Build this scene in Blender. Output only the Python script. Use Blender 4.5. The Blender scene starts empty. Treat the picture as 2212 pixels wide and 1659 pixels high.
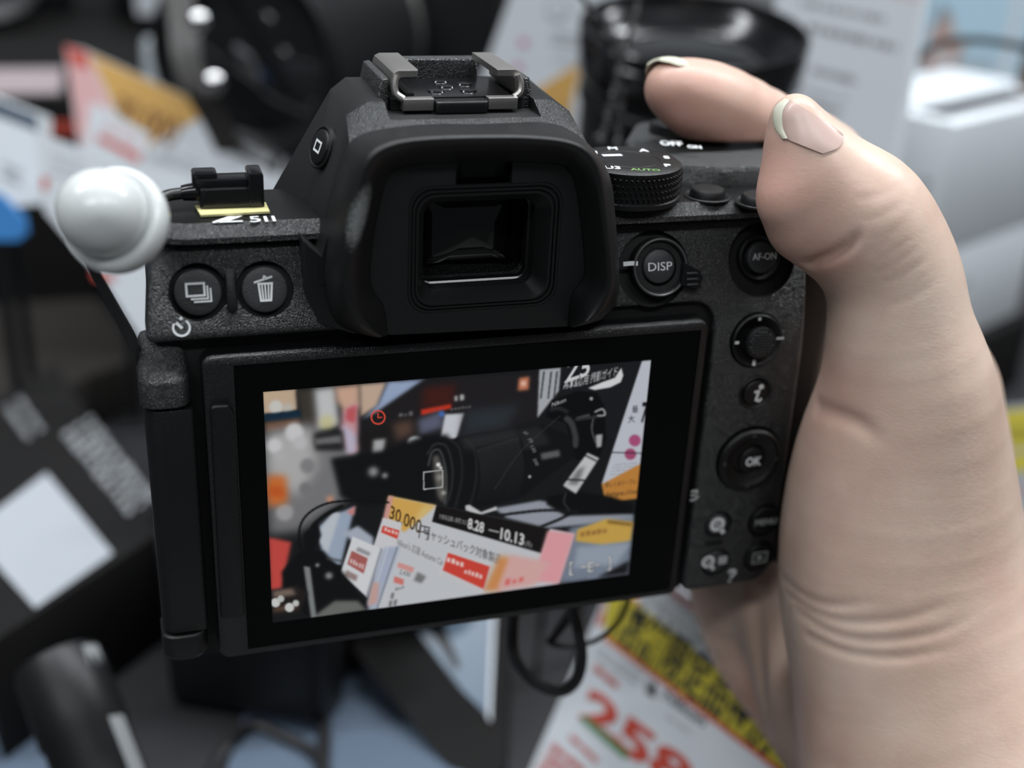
import bpy, bmesh, math, random
import numpy as np
from mathutils import Vector, Matrix

random.seed(7)
rng = np.random.default_rng(7)
S = bpy.context.scene
COL = S.collection

# ------------------------------------------------------------------ camera, world, lights, exposure
# millimetre frame: origin at the middle of the held camera's monitor, x right, y away, z up.
# the counter top lies 150 mm below that origin, 0.86 m above the shop floor.
ORIGIN = np.array([0.0, 0.0, 1010.0])
COUNTER = -150.0                       # counter top in the millimetre frame
EYE = np.array([-52.008, -180.916, 108.558])
ROT = np.array([[0.95459524, -0.29396397, 0.0483022],
                [-0.08200851, -0.41518153, -0.90603471],
                [0.28639575, 0.86093524, -0.42043786]])   # rows: image right, image down, forward
FPX = 2650.0                           # focal length in pixels of the 2212 px wide frame

cam_data = bpy.data.cameras.new('photo_camera')
cam = bpy.data.objects.new('photo_camera', cam_data)
COL.objects.link(cam)
S.camera = cam
cam_data.sensor_width = 36.0
cam_data.lens = 36.0 * FPX / 2212.0
cam_data.clip_start = 0.01
cam_data.clip_end = 50.0
cam_data.dof.use_dof = True
cam_data.dof.focus_distance = 0.203
cam_data.dof.aperture_fstop = 8.6
m = Matrix.Identity(4)
for i in range(3):
    m[i][0] = ROT[0][i]; m[i][1] = -ROT[1][i]; m[i][2] = -ROT[2][i]
    m[i][3] = (EYE[i] + ORIGIN[i]) * 0.001
cam.matrix_world = m

world = bpy.data.worlds.new('shop_light')
S.world = world
world.use_nodes = True
bg = world.node_tree.nodes['Background']
bg.inputs[0].default_value = (0.82, 0.93, 1.0, 1)
bg.inputs[1].default_value = 0.045

def ceiling_lamp(x, y, sx, sy, power, col=(0.93, 0.97, 1.0)):
    d = bpy.data.lights.new('ceiling_lamp', 'AREA')
    d.shape = 'RECTANGLE'; d.size = sx; d.size_y = sy; d.energy = power; d.color = col
    o = bpy.data.objects.new('ceiling_lamp', d)
    COL.objects.link(o); o.location = (x, y, 2.75)
for x in (-1.1, 0.35, 1.8):
    for y, e in ((-1.5, 24), (0.25, 40), (2.0, 25)):
        ceiling_lamp(x, y, 1.2, 0.22, e * ({-1.1: 0.8, 0.35: 0.55, 1.8: 0.4} if y < 0 else {-1.1: 0.6, 0.35: 0.85, 1.8: 0.95})[x])

vs = S.view_settings
vs.view_transform = 'Standard'
vs.look = 'None'
vs.exposure = 0.08
vs.gamma = 1.0
vs.use_curve_mapping = False

# ------------------------------------------------------------------ helpers
def ray(px, py):
    return ROT.T @ np.array([(px - 1106.0) / FPX, (py - 829.5) / FPX, 1.0])
def Y(px, py, y):                      # point of the vertical plane y = const behind a pixel of the photograph
    d = ray(px, py); return EYE + d * ((y - EYE[1]) / d[1])
def Zp(px, py, z):                     # the same on a horizontal plane
    d = ray(px, py); return EYE + d * ((z - EYE[2]) / d[2])
def D(px, py, dist):                   # the same at a distance along the view axis
    return EYE + ray(px, py) * dist
def PL(px, py, p0, n):                 # the same on a plane
    d = ray(px, py); n = np.array(n, float)
    return EYE + d * (np.dot(np.array(p0, float) - EYE, n) / np.dot(d, n))

ORG = {}
def srgb(r, g, b):
    f = lambda c: (c / 12.92 if c <= 0.04045 else ((c + 0.055) / 1.055) ** 2.4)
    return (f(r / 255), f(g / 255), f(b / 255), 1.0)

def material(name, col, rough=0.5, metal=0.0, spec=0.5, bump=None, emit=None, coat=0.0, alpha=1.0, trans=0.0, mottle=None):
    mt = bpy.data.materials.new(name); mt.use_nodes = True
    nt = mt.node_tree; b = nt.nodes['Principled BSDF']
    b.inputs['Base Color'].default_value = col
    b.inputs['Roughness'].default_value = rough
    b.inputs['Metallic'].default_value = metal
    b.inputs['Specular IOR Level'].default_value = spec
    b.inputs['Coat Weight'].default_value = coat
    b.inputs['Alpha'].default_value = alpha
    b.inputs['Transmission Weight'].default_value = trans
    if emit:
        b.inputs['Emission Color'].default_value = emit[0]
        b.inputs['Emission Strength'].default_value = emit[1]
    tc = nt.nodes.new('ShaderNodeTexCoord')
    if bump:                           # (features per metre, strength, distance)
        n = nt.nodes.new('ShaderNodeTexNoise'); n.inputs['Scale'].default_value = bump[0]
        n.inputs['Detail'].default_value = bump[3] if len(bump) > 3 else 2.0
        bp = nt.nodes.new('ShaderNodeBump'); bp.inputs['Strength'].default_value = bump[1]
        bp.inputs['Distance'].default_value = bump[2]
        nt.links.new(tc.outputs['Object'], n.inputs['Vector'])
        nt.links.new(n.outputs['Fac'], bp.inputs['Height'])
        nt.links.new(bp.outputs['Normal'], b.inputs['Normal'])
    if mottle:                         # (features per metre, second colour)
        n = nt.nodes.new('ShaderNodeTexNoise'); n.inputs['Scale'].default_value = mottle[0]
        mx = nt.nodes.new('ShaderNodeMix'); mx.data_type = 'RGBA'
        mx.inputs[6].default_value = col; mx.inputs[7].default_value = mottle[1]
        nt.links.new(tc.outputs['Object'], n.inputs['Vector'])
        nt.links.new(n.outputs['Fac'], mx.inputs[0])
        nt.links.new(mx.outputs[2], b.inputs['Base Color'])
    return mt

class G:                               # geometry collector, millimetres
    def __init__(s): s.v = []; s.f = []
    def add(s, v, f):
        o = len(s.v)
        s.v.extend([tuple(map(float, p)) for p in v]); s.f.extend([tuple(int(i) + o for i in q) for q in f]); return s
    def box(s, x0, x1, y0, y1, z0, z1):
        v = [(x, y, z) for x in (x0, x1) for y in (y0, y1) for z in (z0, z1)]
        return s.add(v, [(0, 1, 3, 2), (4, 6, 7, 5), (0, 4, 5, 1), (2, 3, 7, 6), (0, 2, 6, 4), (1, 5, 7, 3)])
    def loft(s, loops, closed=True, cap0=False, cap1=False):
        n = len(loops[0]); v = [p for l in loops for p in l]; f = []
        for a in range(len(loops) - 1):
            for i in range(n if closed else n - 1):
                j = (i + 1) % n
                f.append((a * n + i, a * n + j, (a + 1) * n + j, (a + 1) * n + i))
        if cap0: f.append(tuple(range(n))[::-1])
        if cap1: f.append(tuple((len(loops) - 1) * n + i for i in range(n)))
        return s.add(v, f)
    def lathe(s, prof, c, axis, n=48, cap0=True, cap1=True):
        ax = np.array(axis, float); ax /= np.linalg.norm(ax); c = np.array(c, float)
        u = np.cross(ax, (0.3, 0.5, 0.81)); u /= np.linalg.norm(u); w = np.cross(ax, u)
        loops = [[c + ax * h + r * (u * math.cos(2 * math.pi * i / n) + w * math.sin(2 * math.pi * i / n)) for i in range(n)] for r, h in prof]
        return s.loft(loops, True, cap0, cap1)
    def tube(s, pts, r, n=10, smooth=6):
        P = np.array(pts, float)
        if smooth > 1 and len(P) > 2: P = spline(P, smooth)
        rr = np.broadcast_to(np.array(r, float), (len(P),)) if np.ndim(r) == 0 else np.interp(np.linspace(0, 1, len(P)), np.linspace(0, 1, len(r)), r)
        T = np.gradient(P, axis=0); T /= np.linalg.norm(T, axis=1)[:, None] + 1e-12
        u = np.cross(T[0], (0.31, 0.2, 0.93)); u /= np.linalg.norm(u); loops = []
        for p, t, q in zip(P, T, rr):
            u = u - t * np.dot(u, t); u /= np.linalg.norm(u); w = np.cross(t, u)
            loops.append([p + q * (u * math.cos(2 * math.pi * i / n) + w * math.sin(2 * math.pi * i / n)) for i in range(n)])
        return s.loft(loops, True, True, True)

def spline(P, k):
    P = np.array(P, float); Q = np.vstack([2 * P[0] - P[1], P, 2 * P[-1] - P[-2]]); out = []
    for i in range(1, len(Q) - 2):
        a, b, c, d = Q[i - 1], Q[i], Q[i + 1], Q[i + 2]
        for t in np.arange(k) / k:
            out.append(0.5 * (2 * b + (c - a) * t + (2 * a - 5 * b + 4 * c - d) * t * t + (3 * b - a - 3 * c + d) * t ** 3))
    out.append(P[-1]); return np.array(out)
def closed_spline(P, k):
    P = np.array(P, float); n = len(P); out = []
    for i in range(n):
        a, b, c, d = P[i - 1], P[i], P[(i + 1) % n], P[(i + 2) % n]
        for t in np.arange(k) / k:
            out.append(0.5 * (2 * b + (c - a) * t + (2 * a - 5 * b + 4 * c - d) * t * t + (3 * b - a - 3 * c + d) * t ** 3))
    return np.array(out)
def resample(P, n):
    P = np.array(P, float); Q = np.vstack([P, P[:1]])
    d = np.r_[0, np.cumsum(np.linalg.norm(np.diff(Q, axis=0), axis=1))]
    t = np.linspace(0, d[-1], n, endpoint=False)
    return np.stack([np.interp(t, d, Q[:, k]) for k in range(Q.shape[1])], 1)
def rounded(poly, r, k=6):             # 2-D polygon with rounded corners; r a number or one per corner
    out = []; n = len(poly); P = np.array(poly, float)
    for i in range(n):
        ri = r[i] if np.ndim(r) else r
        a, b, c = P[i - 1], P[i], P[(i + 1) % n]
        if ri <= 0: out.append(tuple(b)); continue
        u = (a - b) / np.linalg.norm(a - b); w = (c - b) / np.linalg.norm(c - b)
        ang = math.acos(max(-1, min(1, float(u @ w)))); t = ri / math.tan(ang / 2)
        t = min(t, 0.49 * np.linalg.norm(a - b), 0.49 * np.linalg.norm(c - b)); rr = t * math.tan(ang / 2)
        ctr = b + (u + w) / np.linalg.norm(u + w) * (rr / math.sin(ang / 2))
        p0 = b + u * t - ctr; p1 = b + w * t - ctr
        a0 = math.atan2(p0[1], p0[0]); a1 = math.atan2(p1[1], p1[0]); da = (a1 - a0 + math.pi) % (2 * math.pi) - math.pi
        for q in range(k + 1):
            t2 = a0 + da * q / k; out.append((ctr[0] + rr * math.cos(t2), ctr[1] + rr * math.sin(t2)))
    return out
def rrect(x0, x1, z0, z1, r, k=6):
    return rounded([(x0, z0), (x1, z0), (x1, z1), (x0, z1)], r, k)

def prism_bm(poly, a0, a1, axis='y', bev0=0.0, bev1=0.0, seg=3):
    """polygon (x,z), (x,y) or (y,z) extruded along the third axis from a0 to a1, rims at either end bevelled"""
    bm = bmesh.new()
    put = {'y': lambda p, a: (p[0], a, p[1]), 'z': lambda p, a: (p[0], p[1], a), 'x': lambda p, a: (a, p[0], p[1])}[axis]
    A = [bm.verts.new(put(p, a0)) for p in poly]; Bv = [bm.verts.new(put(p, a1)) for p in poly]
    f0 = bm.faces.new(A); f1 = bm.faces.new(Bv[::-1]); n = len(poly)
    for i in range(n): bm.faces.new((A[i], Bv[i], Bv[(i + 1) % n], A[(i + 1) % n]))
    bmesh.ops.recalc_face_normals(bm, faces=bm.faces[:])
    for f, w in ((f0, bev0), (f1, bev1)):
        if w > 0:
            bmesh.ops.bevel(bm, geom=list(f.edges), offset=w, segments=seg, affect='EDGES', profile=0.5, clamp_overlap=True)
    return bm

def base_of(V):
    V = np.array(V, float); c = (V.min(0) + V.max(0)) / 2; return np.array([c[0], c[1], V[:, 2].min()])
def empty(name, org, parent=None):
    o = bpy.data.objects.new(name, None); COL.objects.link(o); o.empty_display_size = 0.01
    ORG[o] = np.array(org, float); o.location = (np.array(org) + ORIGIN) * 0.001
    return o
def mk(name, g, mat, parent=None, smooth=35, org=None):
    """one mesh object from a collector or a bmesh; millimetres in, metres out"""
    me = bpy.data.meshes.new(name)
    if isinstance(g, G):
        V = np.array(g.v, float); F = g.f
        me.from_pydata([tuple(p) for p in V], [], F)
    else:
        g.to_mesh(me); g.free()
    n = len(me.vertices); co = np.empty(n * 3); me.vertices.foreach_get('co', co); co = co.reshape(-1, 3)
    if parent is not None: org = ORG[parent]
    elif org is None: org = base_of(co)
    co = (co - np.array(org)) * 0.001
    me.vertices.foreach_set('co', co.ravel().astype(np.float32)); me.update()
    bm = bmesh.new(); bm.from_mesh(me); bmesh.ops.recalc_face_normals(bm, faces=bm.faces[:]); bm.to_mesh(me); bm.free()
    if smooth:
        me.polygons.foreach_set('use_smooth', [True] * len(me.polygons))
        me.set_sharp_from_angle(angle=math.radians(smooth))
    if mat is not None:
        for q in (mat if isinstance(mat, (list, tuple)) else [mat]): me.materials.append(q)
    o = bpy.data.objects.new(name, me); COL.objects.link(o)
    ORG[o] = np.array(org, float)
    if parent is not None: o.parent = parent
    else: o.location = (np.array(org) + ORIGIN) * 0.001
    return o
def two_tone(o, mat, test):              # second material on the faces a test picks by normal
    o.data.materials.append(mat)
    for f in o.data.polygons:
        if test(f.normal): f.material_index = 1
def tag(o, label, cat, group=None, kind=None):
    if label: o['label'] = label
    if cat: o['category'] = cat
    if group: o['group'] = group
    if kind: o['kind'] = kind
    return o
def carve(o, cutter, solver='EXACT'):
    """subtract a collector from an object, leaving a plain mesh"""
    c = mk('cutter', cutter, None, None, smooth=0, org=ORG[o])
    md = o.modifiers.new('cut', 'BOOLEAN'); md.operation = 'DIFFERENCE'; md.object = c; md.solver = solver
    if o.parent: c.location = (ORG[o] + ORIGIN) * 0.001
    bpy.context.view_layer.update()
    dg = bpy.context.evaluated_depsgraph_get()
    me = bpy.data.meshes.new_from_object(o.evaluated_get(dg))
    o.modifiers.clear(); old = o.data; o.data = me; me.name = old.name
    bpy.data.meshes.remove(old); cm = c.data; bpy.data.objects.remove(c); bpy.data.meshes.remove(cm)
    me.polygons.foreach_set('use_smooth', [True] * len(me.polygons)); me.set_sharp_from_angle(angle=math.radians(35))

def text_geo(body, bold=0.0, spacing=1.0, shear=0.0, ext=0.0):
    """flat text as vertices and faces in em units, baseline on y = 0, plus its width"""
    cu = bpy.data.curves.new('lettering', 'FONT'); cu.body = body; cu.size = 1.0
    cu.offset = bold; cu.space_character = spacing; cu.shear = shear; cu.resolution_u = 3
    cu.extrude = ext
    o = bpy.data.objects.new('lettering', cu); COL.objects.link(o)
    bpy.context.view_layer.update()
    me = bpy.data.meshes.new_from_object(o.evaluated_get(bpy.context.evaluated_depsgraph_get()))
    V = np.array([v.co[:] for v in me.vertices], float); F = [tuple(p.vertices) for p in me.polygons]
    bpy.data.objects.remove(o); bpy.data.curves.remove(cu); bpy.data.meshes.remove(me)
    return V, F
def text_obj(name, body, mat, parent, p, xd, yd, size, width=None, centre=False, bold=0.0, spacing=1.0, shear=0.0, lift=0.05, thick=0.02):
    """lettering laid on a surface: p baseline start (or centre), xd reading direction, yd up direction"""
    V, F = text_geo(body, bold, spacing, shear, thick / size)
    x0, x1 = V[:, 0].min(), V[:, 0].max(); y0, y1 = V[:, 1].min(), V[:, 1].max()
    xd = np.array(xd, float); xd /= np.linalg.norm(xd); yd = np.array(yd, float); yd -= xd * (yd @ xd); yd /= np.linalg.norm(yd)
    nn = np.cross(xd, yd)
    sx = width / (x1 - x0) if width else size
    U = V.copy(); U[:, 0] -= (x0 + x1) / 2 if centre else x0
    if centre: U[:, 1] -= (y0 + y1) / 2
    p = np.array(p, float)
    W = p + np.outer(U[:, 0] * sx, xd) + np.outer(U[:, 1] * size, yd) + np.outer(U[:, 2] * size, nn) + nn * lift
    return mk(name, G().add(W, F), mat, parent, smooth=0)
# ------------------------------------------------------------------ materials
M = {}
M['paint'] = material('crinkle_black_paint', (0.012, 0.0135, 0.014, 1), 0.33, bump=(6000, 1.0, 0.00028, 0.5), spec=1.0)
M['plastic'] = material('smooth_black_plastic', (0.006, 0.0063, 0.0066, 1), 0.40, bump=(7000, 0.4, 0.0002))
M['frame'] = material('grained_monitor_frame', (0.006, 0.0065, 0.007, 1), 0.33, spec=0.8, bump=(6000, 0.6, 0.00022, 0.5))
M['satin'] = material('satin_black_plastic', (0.010, 0.0105, 0.0105, 1), 0.42, bump=(5000, 0.35, 0.0002))
M['topblack'] = material('smooth_black_top', (0.005, 0.0052, 0.0055, 1), 0.35, spec=0.35, bump=(5000, 0.2, 0.0001))
M['gloss'] = material('glossy_black_plastic', (0.008, 0.008, 0.009, 1), 0.18)
M['rubber'] = material('black_rubber', (0.008, 0.0083, 0.0086, 1), 0.46, bump=(6000, 0.15, 0.0001))
M['matte'] = material('matte_black', (0.006, 0.006, 0.0065, 1), 0.7)
M['glass'] = material('dark_cover_glass', (0.0035, 0.0038, 0.004, 1), 0.06, spec=0.1)
M['vfglass'] = material('coated_viewfinder_glass', (0.003, 0.0032, 0.0025, 1), 0.03, spec=0.8, coat=0.4)
M['white'] = material('white_print', (0.84, 0.86, 0.87, 1), 0.55)
M['grey'] = material('grey_print', (0.50, 0.51, 0.51, 1), 0.55)
M['green'] = material('green_print', (0.16, 0.30, 0.10, 1), 0.55)
M['steel'] = material('brushed_steel', (0.46, 0.44, 0.42, 1), 0.42, metal=1.0, bump=(5000, 0.1, 0.0002))
M['cap'] = material('button_black', (0.040, 0.043, 0.045, 1), 0.42, bump=(5000, 0.35, 0.0002))
M['rim'] = material('rim_highlight_grey', (0.075, 0.08, 0.08, 1), 0.35)  # lighter grey standing in for the chamfer's reflected light
M['tape'] = material('yellowed_adhesive', (0.60, 0.55, 0.27, 1), 0.5)
M['dome'] = material('white_translucent_plastic', (0.62, 0.64, 0.64, 1), 0.22)
sb = M['dome'].node_tree.nodes['Principled BSDF']; sb.inputs['Subsurface Weight'].default_value = 0.6; sb.inputs['Subsurface Radius'].default_value = (1, 1, 1); sb.inputs['Subsurface Scale'].default_value = 0.004
M['cable'] = material('black_cable_rubber', (0.012, 0.012, 0.013, 1), 0.4)

# ------------------------------------------------------------------ the held camera
SL = 0.36                              # slope of the rear panel above the monitor
YP = 1.5                               # rear face beside the monitor
XD = np.array([1.0, 0, 0]); ZD = np.array([0, 0, 1.0])
def ysurf(x, z):                       # rear surface: flat beside the monitor, sloping away above it (a kink on the left, a curve on the right)
    return YP + (SL * max(0.0, z - 33) if x < 10 else 0.42 * max(0.0, z - 18) ** 2 / 56.0)
def onpanel(px, py):
    y = YP
    for _ in range(12): p = Y(px, py, y); y = 0.5 * y + 0.5 * ysurf(p[0], p[2])
    g = (ysurf(p[0], p[2] + 0.05) - ysurf(p[0], p[2] - 0.05)) / 0.1
    n = np.array([0, -1.0, g]); n /= np.linalg.norm(n); u = np.array([0, g, 1.0]); u /= np.linalg.norm(u)
    return p, n, u

DEV = empty('digital_camera', (8, 20, -32))
tag(DEV, 'black digital camera held up in the hand, its lit monitor facing us', 'camera')

# body core, grip and top cover
body = mk('body', prism_bm(rounded([(-50.6, -31), (68, -31), (69.5, 46.8), (-50.2, 46.8)], [4, 5, 4, 7]), 9.2, 24, 'y', 2.0, 3.0), M['paint'], DEV)
bm = prism_bm(rounded([(60, 6.5), (73, 7.0), (78.6, 13.5), (79, 26), (77, 50), (67, 61), (53, 59), (47, 38), (50, 10)], [4, 4, 5, 8, 9, 7, 7, 7, 3]), -31, 44.5, 'z', 3.0, 6.0, 4)
mk('grip', bm, M['rubber'], DEV)
bm = prism_bm(rounded([(-50, 4.4), (66, 4.4), (72, 14), (72, 34), (62, 40), (31, 40), (29, 26), (-42, 25), (-50, 18)], [7, 5, 6, 6, 5, 3, 3, 5, 5]), 46.4, 49.2, 'z', 0.0, 1.9, 1)
top_cover = mk('top_cover', bm, M['paint'], DEV)
two_tone(top_cover, M['topblack'], lambda n: n.z > 0.95)

# rear panel: one slab around the monitor's top and right side, its upper band sloping away
bm = prism_bm(rounded([(-51.2, 31.6), (46.6, 31.6), (46.6, -29.6), (67.0, -29.6), (65.0, 45.7), (-49.6, 45.7)], [1.2, 4.2, 1.5, 5, 5, 6.5], 8), YP, 8, 'y', 0.8, 0.0)
for zc in (18, 21, 24, 27, 30, 33, 36, 39, 42):
    bmesh.ops.bisect_plane(bm, geom=bm.verts[:] + bm.edges[:] + bm.faces[:], plane_co=(0, 0, zc), plane_no=(0, 0, 1))
for xc in (-12, 12, 60):
    bmesh.ops.bisect_plane(bm, geom=bm.verts[:] + bm.edges[:] + bm.faces[:], plane_co=(xc, 0, 0), plane_no=(1, 0, 0))
for v in bm.verts:
    v.co.y += ysurf(v.co.x, v.co.z) - YP
    if v.co.x > 60 and v.co.y < 7: v.co.y += (v.co.x - 60) ** 2 * 0.03
rear = mk('rear_panel', bm, M['paint'], DEV)
mk('monitor_well', prism_bm(rrect(-50, 47.5, -30.4, 32.4, 1.5), 4.2, 6.5, 'y'), M['matte'], DEV)

cut = G()
def well(px, py, r, depth=1.6, dx=0, dz=0):
    p, n, u = onpanel(px, py); p = p + XD * dx + u * dz
    cut.lathe([(r, -depth), (r, 0.0), (r + 0.25, 0.25), (r + 0.25, 3)], p, n, 40)
WELLS = [(428, 631, 4.5), (572, 625, 4.5), (1412, 581, 6.7), (1646, 561, 6.7), (1633, 735, 5.3), (1632, 848, 3.4), (1617, 990, 6.9), (1551, 1133, 2.9), (1546, 1215, 3.1), (1652, 1126, 3.7), (1640, 1203, 3.5)]
for a in WELLS: well(*a)
carve(rear, cut)
for px, py, r in WELLS:
    p, n, u = onpanel(px, py); mk('button_well', G().lathe([(r - 0.03, -0.25), (r - 0.03, -1.3), (0.6, -1.3)], p, n, 40, False, True), M['matte'], DEV)

def button(name, px, py, r, h=0.15, dome=0.35, mat='cap', lip=0.35, sink=2.4):
    p, n, u = onpanel(px, py)
    prof = [(r, -sink), (r, h - lip)] + [(r - lip + lip * math.cos(t), h - lip + lip * math.sin(t)) for t in (0.5, 1.0, 1.5)]
    prof += [(r * k, h + dome * (1 - k * k) * 0.6) for k in (0.7, 0.45, 0.2)]
    o = mk(name, G().lathe(prof, p, n, 40), M[mat], DEV)
    return o, p + n * (h + dome * 0.5), n, u
def collar(name, px, py, r0, r1, h0, h1, mat='plastic'):
    p, n, u = onpanel(px, py)
    return mk(name, G().lathe([(r0, -1.5), (r0, h0 - 0.15), (r0 - 0.15, h0), (r1 + 0.1, h1), (r1, h1 - 0.1), (r1, -1.5)], p, n, 48, False, False), M[mat], DEV)

def ribbon(g, pts, w, closed=False, t=0.04):
    """flat stroke in icon units with mitred corners; g is a list of (x,y) -> point, thickness t along the normal"""
    P = np.array(pts, float); n = len(P); L = []; R_ = []
    for i in range(n):
        a = P[i - 1] if (i > 0 or closed) else P[i] - (P[i + 1] - P[i]); b = P[(i + 1) % n] if (i < n - 1 or closed) else P[i] + (P[i] - P[i - 1])
        u = (P[i] - a) / (np.linalg.norm(P[i] - a) + 1e-9); v = (b - P[i]) / (np.linalg.norm(b - P[i]) + 1e-9)
        nn = np.array([-(u + v)[1], (u + v)[0]]); nn /= np.linalg.norm(nn) + 1e-9
        k = w / 2 / max(0.4, float(nn @ np.array([-u[1], u[0]])))
        L.append(P[i] + nn * k); R_.append(P[i] - nn * k)
    m_ = n if closed else n - 1
    V = [g(q, 0) for q in L] + [g(q, 0) for q in R_] + [g(q, t) for q in L] + [g(q, t) for q in R_]; F = []
    for i in range(m_):
        j = (i + 1) % n
        F += [(2 * n + i, 2 * n + j, 3 * n + j, 3 * n + i), (i, j, 2 * n + j, 2 * n + i), (n + i, 3 * n + i, 3 * n + j, n + j)]
    return V, F
def icon(name, strokes, p, xd, yd, scale, mat, parent, lift=0.04, fills=()):
    xd = np.array(xd, float); yd = np.array(yd, float); nn = np.cross(xd, yd)
    g = lambda q, t: np.array(p) + xd * q[0] * scale + yd * q[1] * scale + nn * (lift + t)
    o = G()
    for pts, w, cl in strokes: o.add(*ribbon(g, pts, w, cl))
    for poly in fills:
        k = len(poly); o.add([g(q, 0) for q in poly] + [g(q, 0.04) for q in poly], [tuple(range(k, 2 * k))] + [(i, (i + 1) % k, k + (i + 1) % k, k + i) for i in range(k)])
    return mk(name, o, mat, parent, smooth=0)
def circ(cx, cy, r, a0=0, a1=360, n=28):
    return [(cx + r * math.cos(math.radians(a0 + (a1 - a0) * i / n)), cy + r * math.sin(math.radians(a0 + (a1 - a0) * i / n))) for i in range(n + (0 if a1 - a0 >= 360 else 1))]

# left pair of buttons with the rib between them and the self-timer mark
b, p, n, u = button('release_mode_button', 428, 631, 3.65, 0.1)
icon('stacked_frames_icon', [([(-1.75, -0.55), (0.95, -0.55), (0.95, 1.35), (-1.75, 1.35)], 0.34, True),
     ([(1.42, 0.95), (1.42, -1.05), (-1.2, -1.05)], 0.26, False), ([(1.88, 0.55), (1.88, -1.5), (-0.75, -1.5)], 0.26, False)], p + n * 0.02, XD, u, 1.0, M['white'], b)
b, p, n, u = button('delete_button', 572, 625, 3.65, 0.1)
icon('waste_bin_icon', [([(-0.95, 0.9), (-0.72, -1.75), (0.82, -1.75), (1.12, 0.9)], 0.34, True), ([(-0.45, 0.75), (-0.33, -1.6)], 0.24, False), ([(0.05, 0.75), (0.05, -1.6)], 0.24, False),
     ([(0.58, 0.75), (0.45, -1.6)], 0.24, False), ([(-1.65, 1.15), (1.25, 1.95)], 0.34, False), ([(-0.1, 1.7), (0.15, 2.15)], 0.5, False)], p + n * 0.02, XD, u, 1.0, M['white'], b)
p, n, u = onpanel(499, 628)
sl = [p + XD * a + u * b_ for a, b_ in rrect(-0.85, 0.85, -3.4, 3.4, 0.84)]
mk('tactile_rib', G().loft([[q - n * 0.5 for q in sl], [q + n * 0.45 for q in sl], [p + (q - p) * 0.72 + n * 0.75 for q in sl]], True, False, True), M['plastic'], DEV)
p, n, u = onpanel(392, 708)
icon('self_timer_icon', [(circ(0, 0, 1.25, -215, 55), 0.34, False), ([(-0.75, 0.85), (0.1, -0.1)], 0.45, False)], p, XD, u, 1.0, M['white'], DEV, fills=[circ(0.05, 1.45, 0.28, n=12)])

# DISP button inside the photo / video selector
p, n, u = onpanel(1422, 577)
sel = mk('photo_video_selector', G().lathe([(5.2, -1.5), (5.2, 0.9), (5.05, 1.05), (4.65, 1.05), (4.55, 0.9), (4.3, 0.35), (3.3, 0.3), (3.15, -1.0)], p, n, 64, False, False), M['plastic'], DEV)
lv = rounded([(4.2, 0.7), (7.2, -0.9), (7.9, -2.1), (6.9, -4.4), (3.6, -3.4)], [0.2, 0.7, 0.8, 0.8, 0.2], 4)
V0 = [p + XD * a + u * b_ - n * 1.0 for a, b_ in lv]; V1 = [p + XD * a + u * b_ + n * 1.35 for a, b_ in lv]
V2 = [p + XD * (a * 0.95 + 0.22) + u * (b_ * 0.93 - 0.1) + n * 1.6 for a, b_ in lv]
tab = mk('selector_tab', G().loft([V0, V1, V2], True, True, True), M['gloss'], sel)
gr = G()
for k in (-1.35, -2.35, -3.3):
    a0 = p + XD * 6.4 + u * k + n * 1.62; a1 = p + XD * 7.6 + u * (k - 0.35) + n * 0.9
    gr.tube([p + XD * 4.6 + u * k + n * 1.62, a0, a1], 0.26, 6, 1)
mk('tab_groove', gr, M['matte'], sel)
ring_ = [p + 4.9 * (XD * math.cos(t) + u * math.sin(t)) + n * 1.05 for t in np.linspace(math.radians(-20), math.radians(320), 60)]
mk('selector_rim_highlight', G().tube(ring_, 0.2, 6, 1), M['rim'], sel)  # thin grey ring painted in as the selector edge's highlight line
icon('white_index_mark', [([(-7.0, 0.95), (-5.5, 1.0), (-4.3, 0.9)], 0.75, False)], p + n * 1.05, XD, u, 1.0, M['white'], sel, lift=0.02)
b, p, n, u = button('display_button', 1421, 575, 3.0, 0.75, 0.5)
text_obj('display_lettering', 'DISP', M['white'], b, p, XD, u, 2.1, width=4.5, centre=True)
p, n, u = onpanel(1326, 628)
icon('movie_mark', [([(-0.5, 0.9), (0.35, 0.3), (-0.3, -0.1)], 0.3, False), ([(0.2, -0.4), (0.5, -0.8)], 0.3, False)], p, XD, u, 1.0, M['white'], DEV)

# AF-ON, sub-selector, i button, multi selector
collar('autofocus_collar', 1640, 556, 4.0, 3.2, 0.35, 0.2)
b, p, n, u = button('autofocus_button', 1644, 556, 2.85, 0.45, 0.5)
text_obj('autofocus_lettering', 'AF-ON', M['white'], b, p + XD * 0.25 + u * 0.2, XD, u, 1.75, width=4.7, centre=True, lift=0.12)
p, n, u = onpanel(1634, 735)
col = mk('sub_selector_collar', G().lathe([(5.0, -1.5), (5.0, 0.35), (4.75, 0.55), (4.3, 0.3), (3.4, -0.5), (2.6, -0.9)], p, n, 56, False, False), M['plastic'], DEV)
icon('white_tick', [([(0, 3.9), (0, 4.5)], 0.55, False), ([(-4.6, 0), (-3.8, 0)], 0.5, False), ([(3.8, 0.2), (5.3, 0.2)], 0.45, False), ([(-0.35, -3.6), (-0.35, -4.7)], 0.6, False)], p, XD, u, 1.0, M['white'], col, lift=0.5)
st = G().lathe([(2.2, -1.2), (2.3, 0.6), (2.95, 1.1), (2.9, 1.9), (2.6, 2.1)], p, n, 40)
stick = mk('sub_selector', st, M['rubber'], DEV)
kn = G()
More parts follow.
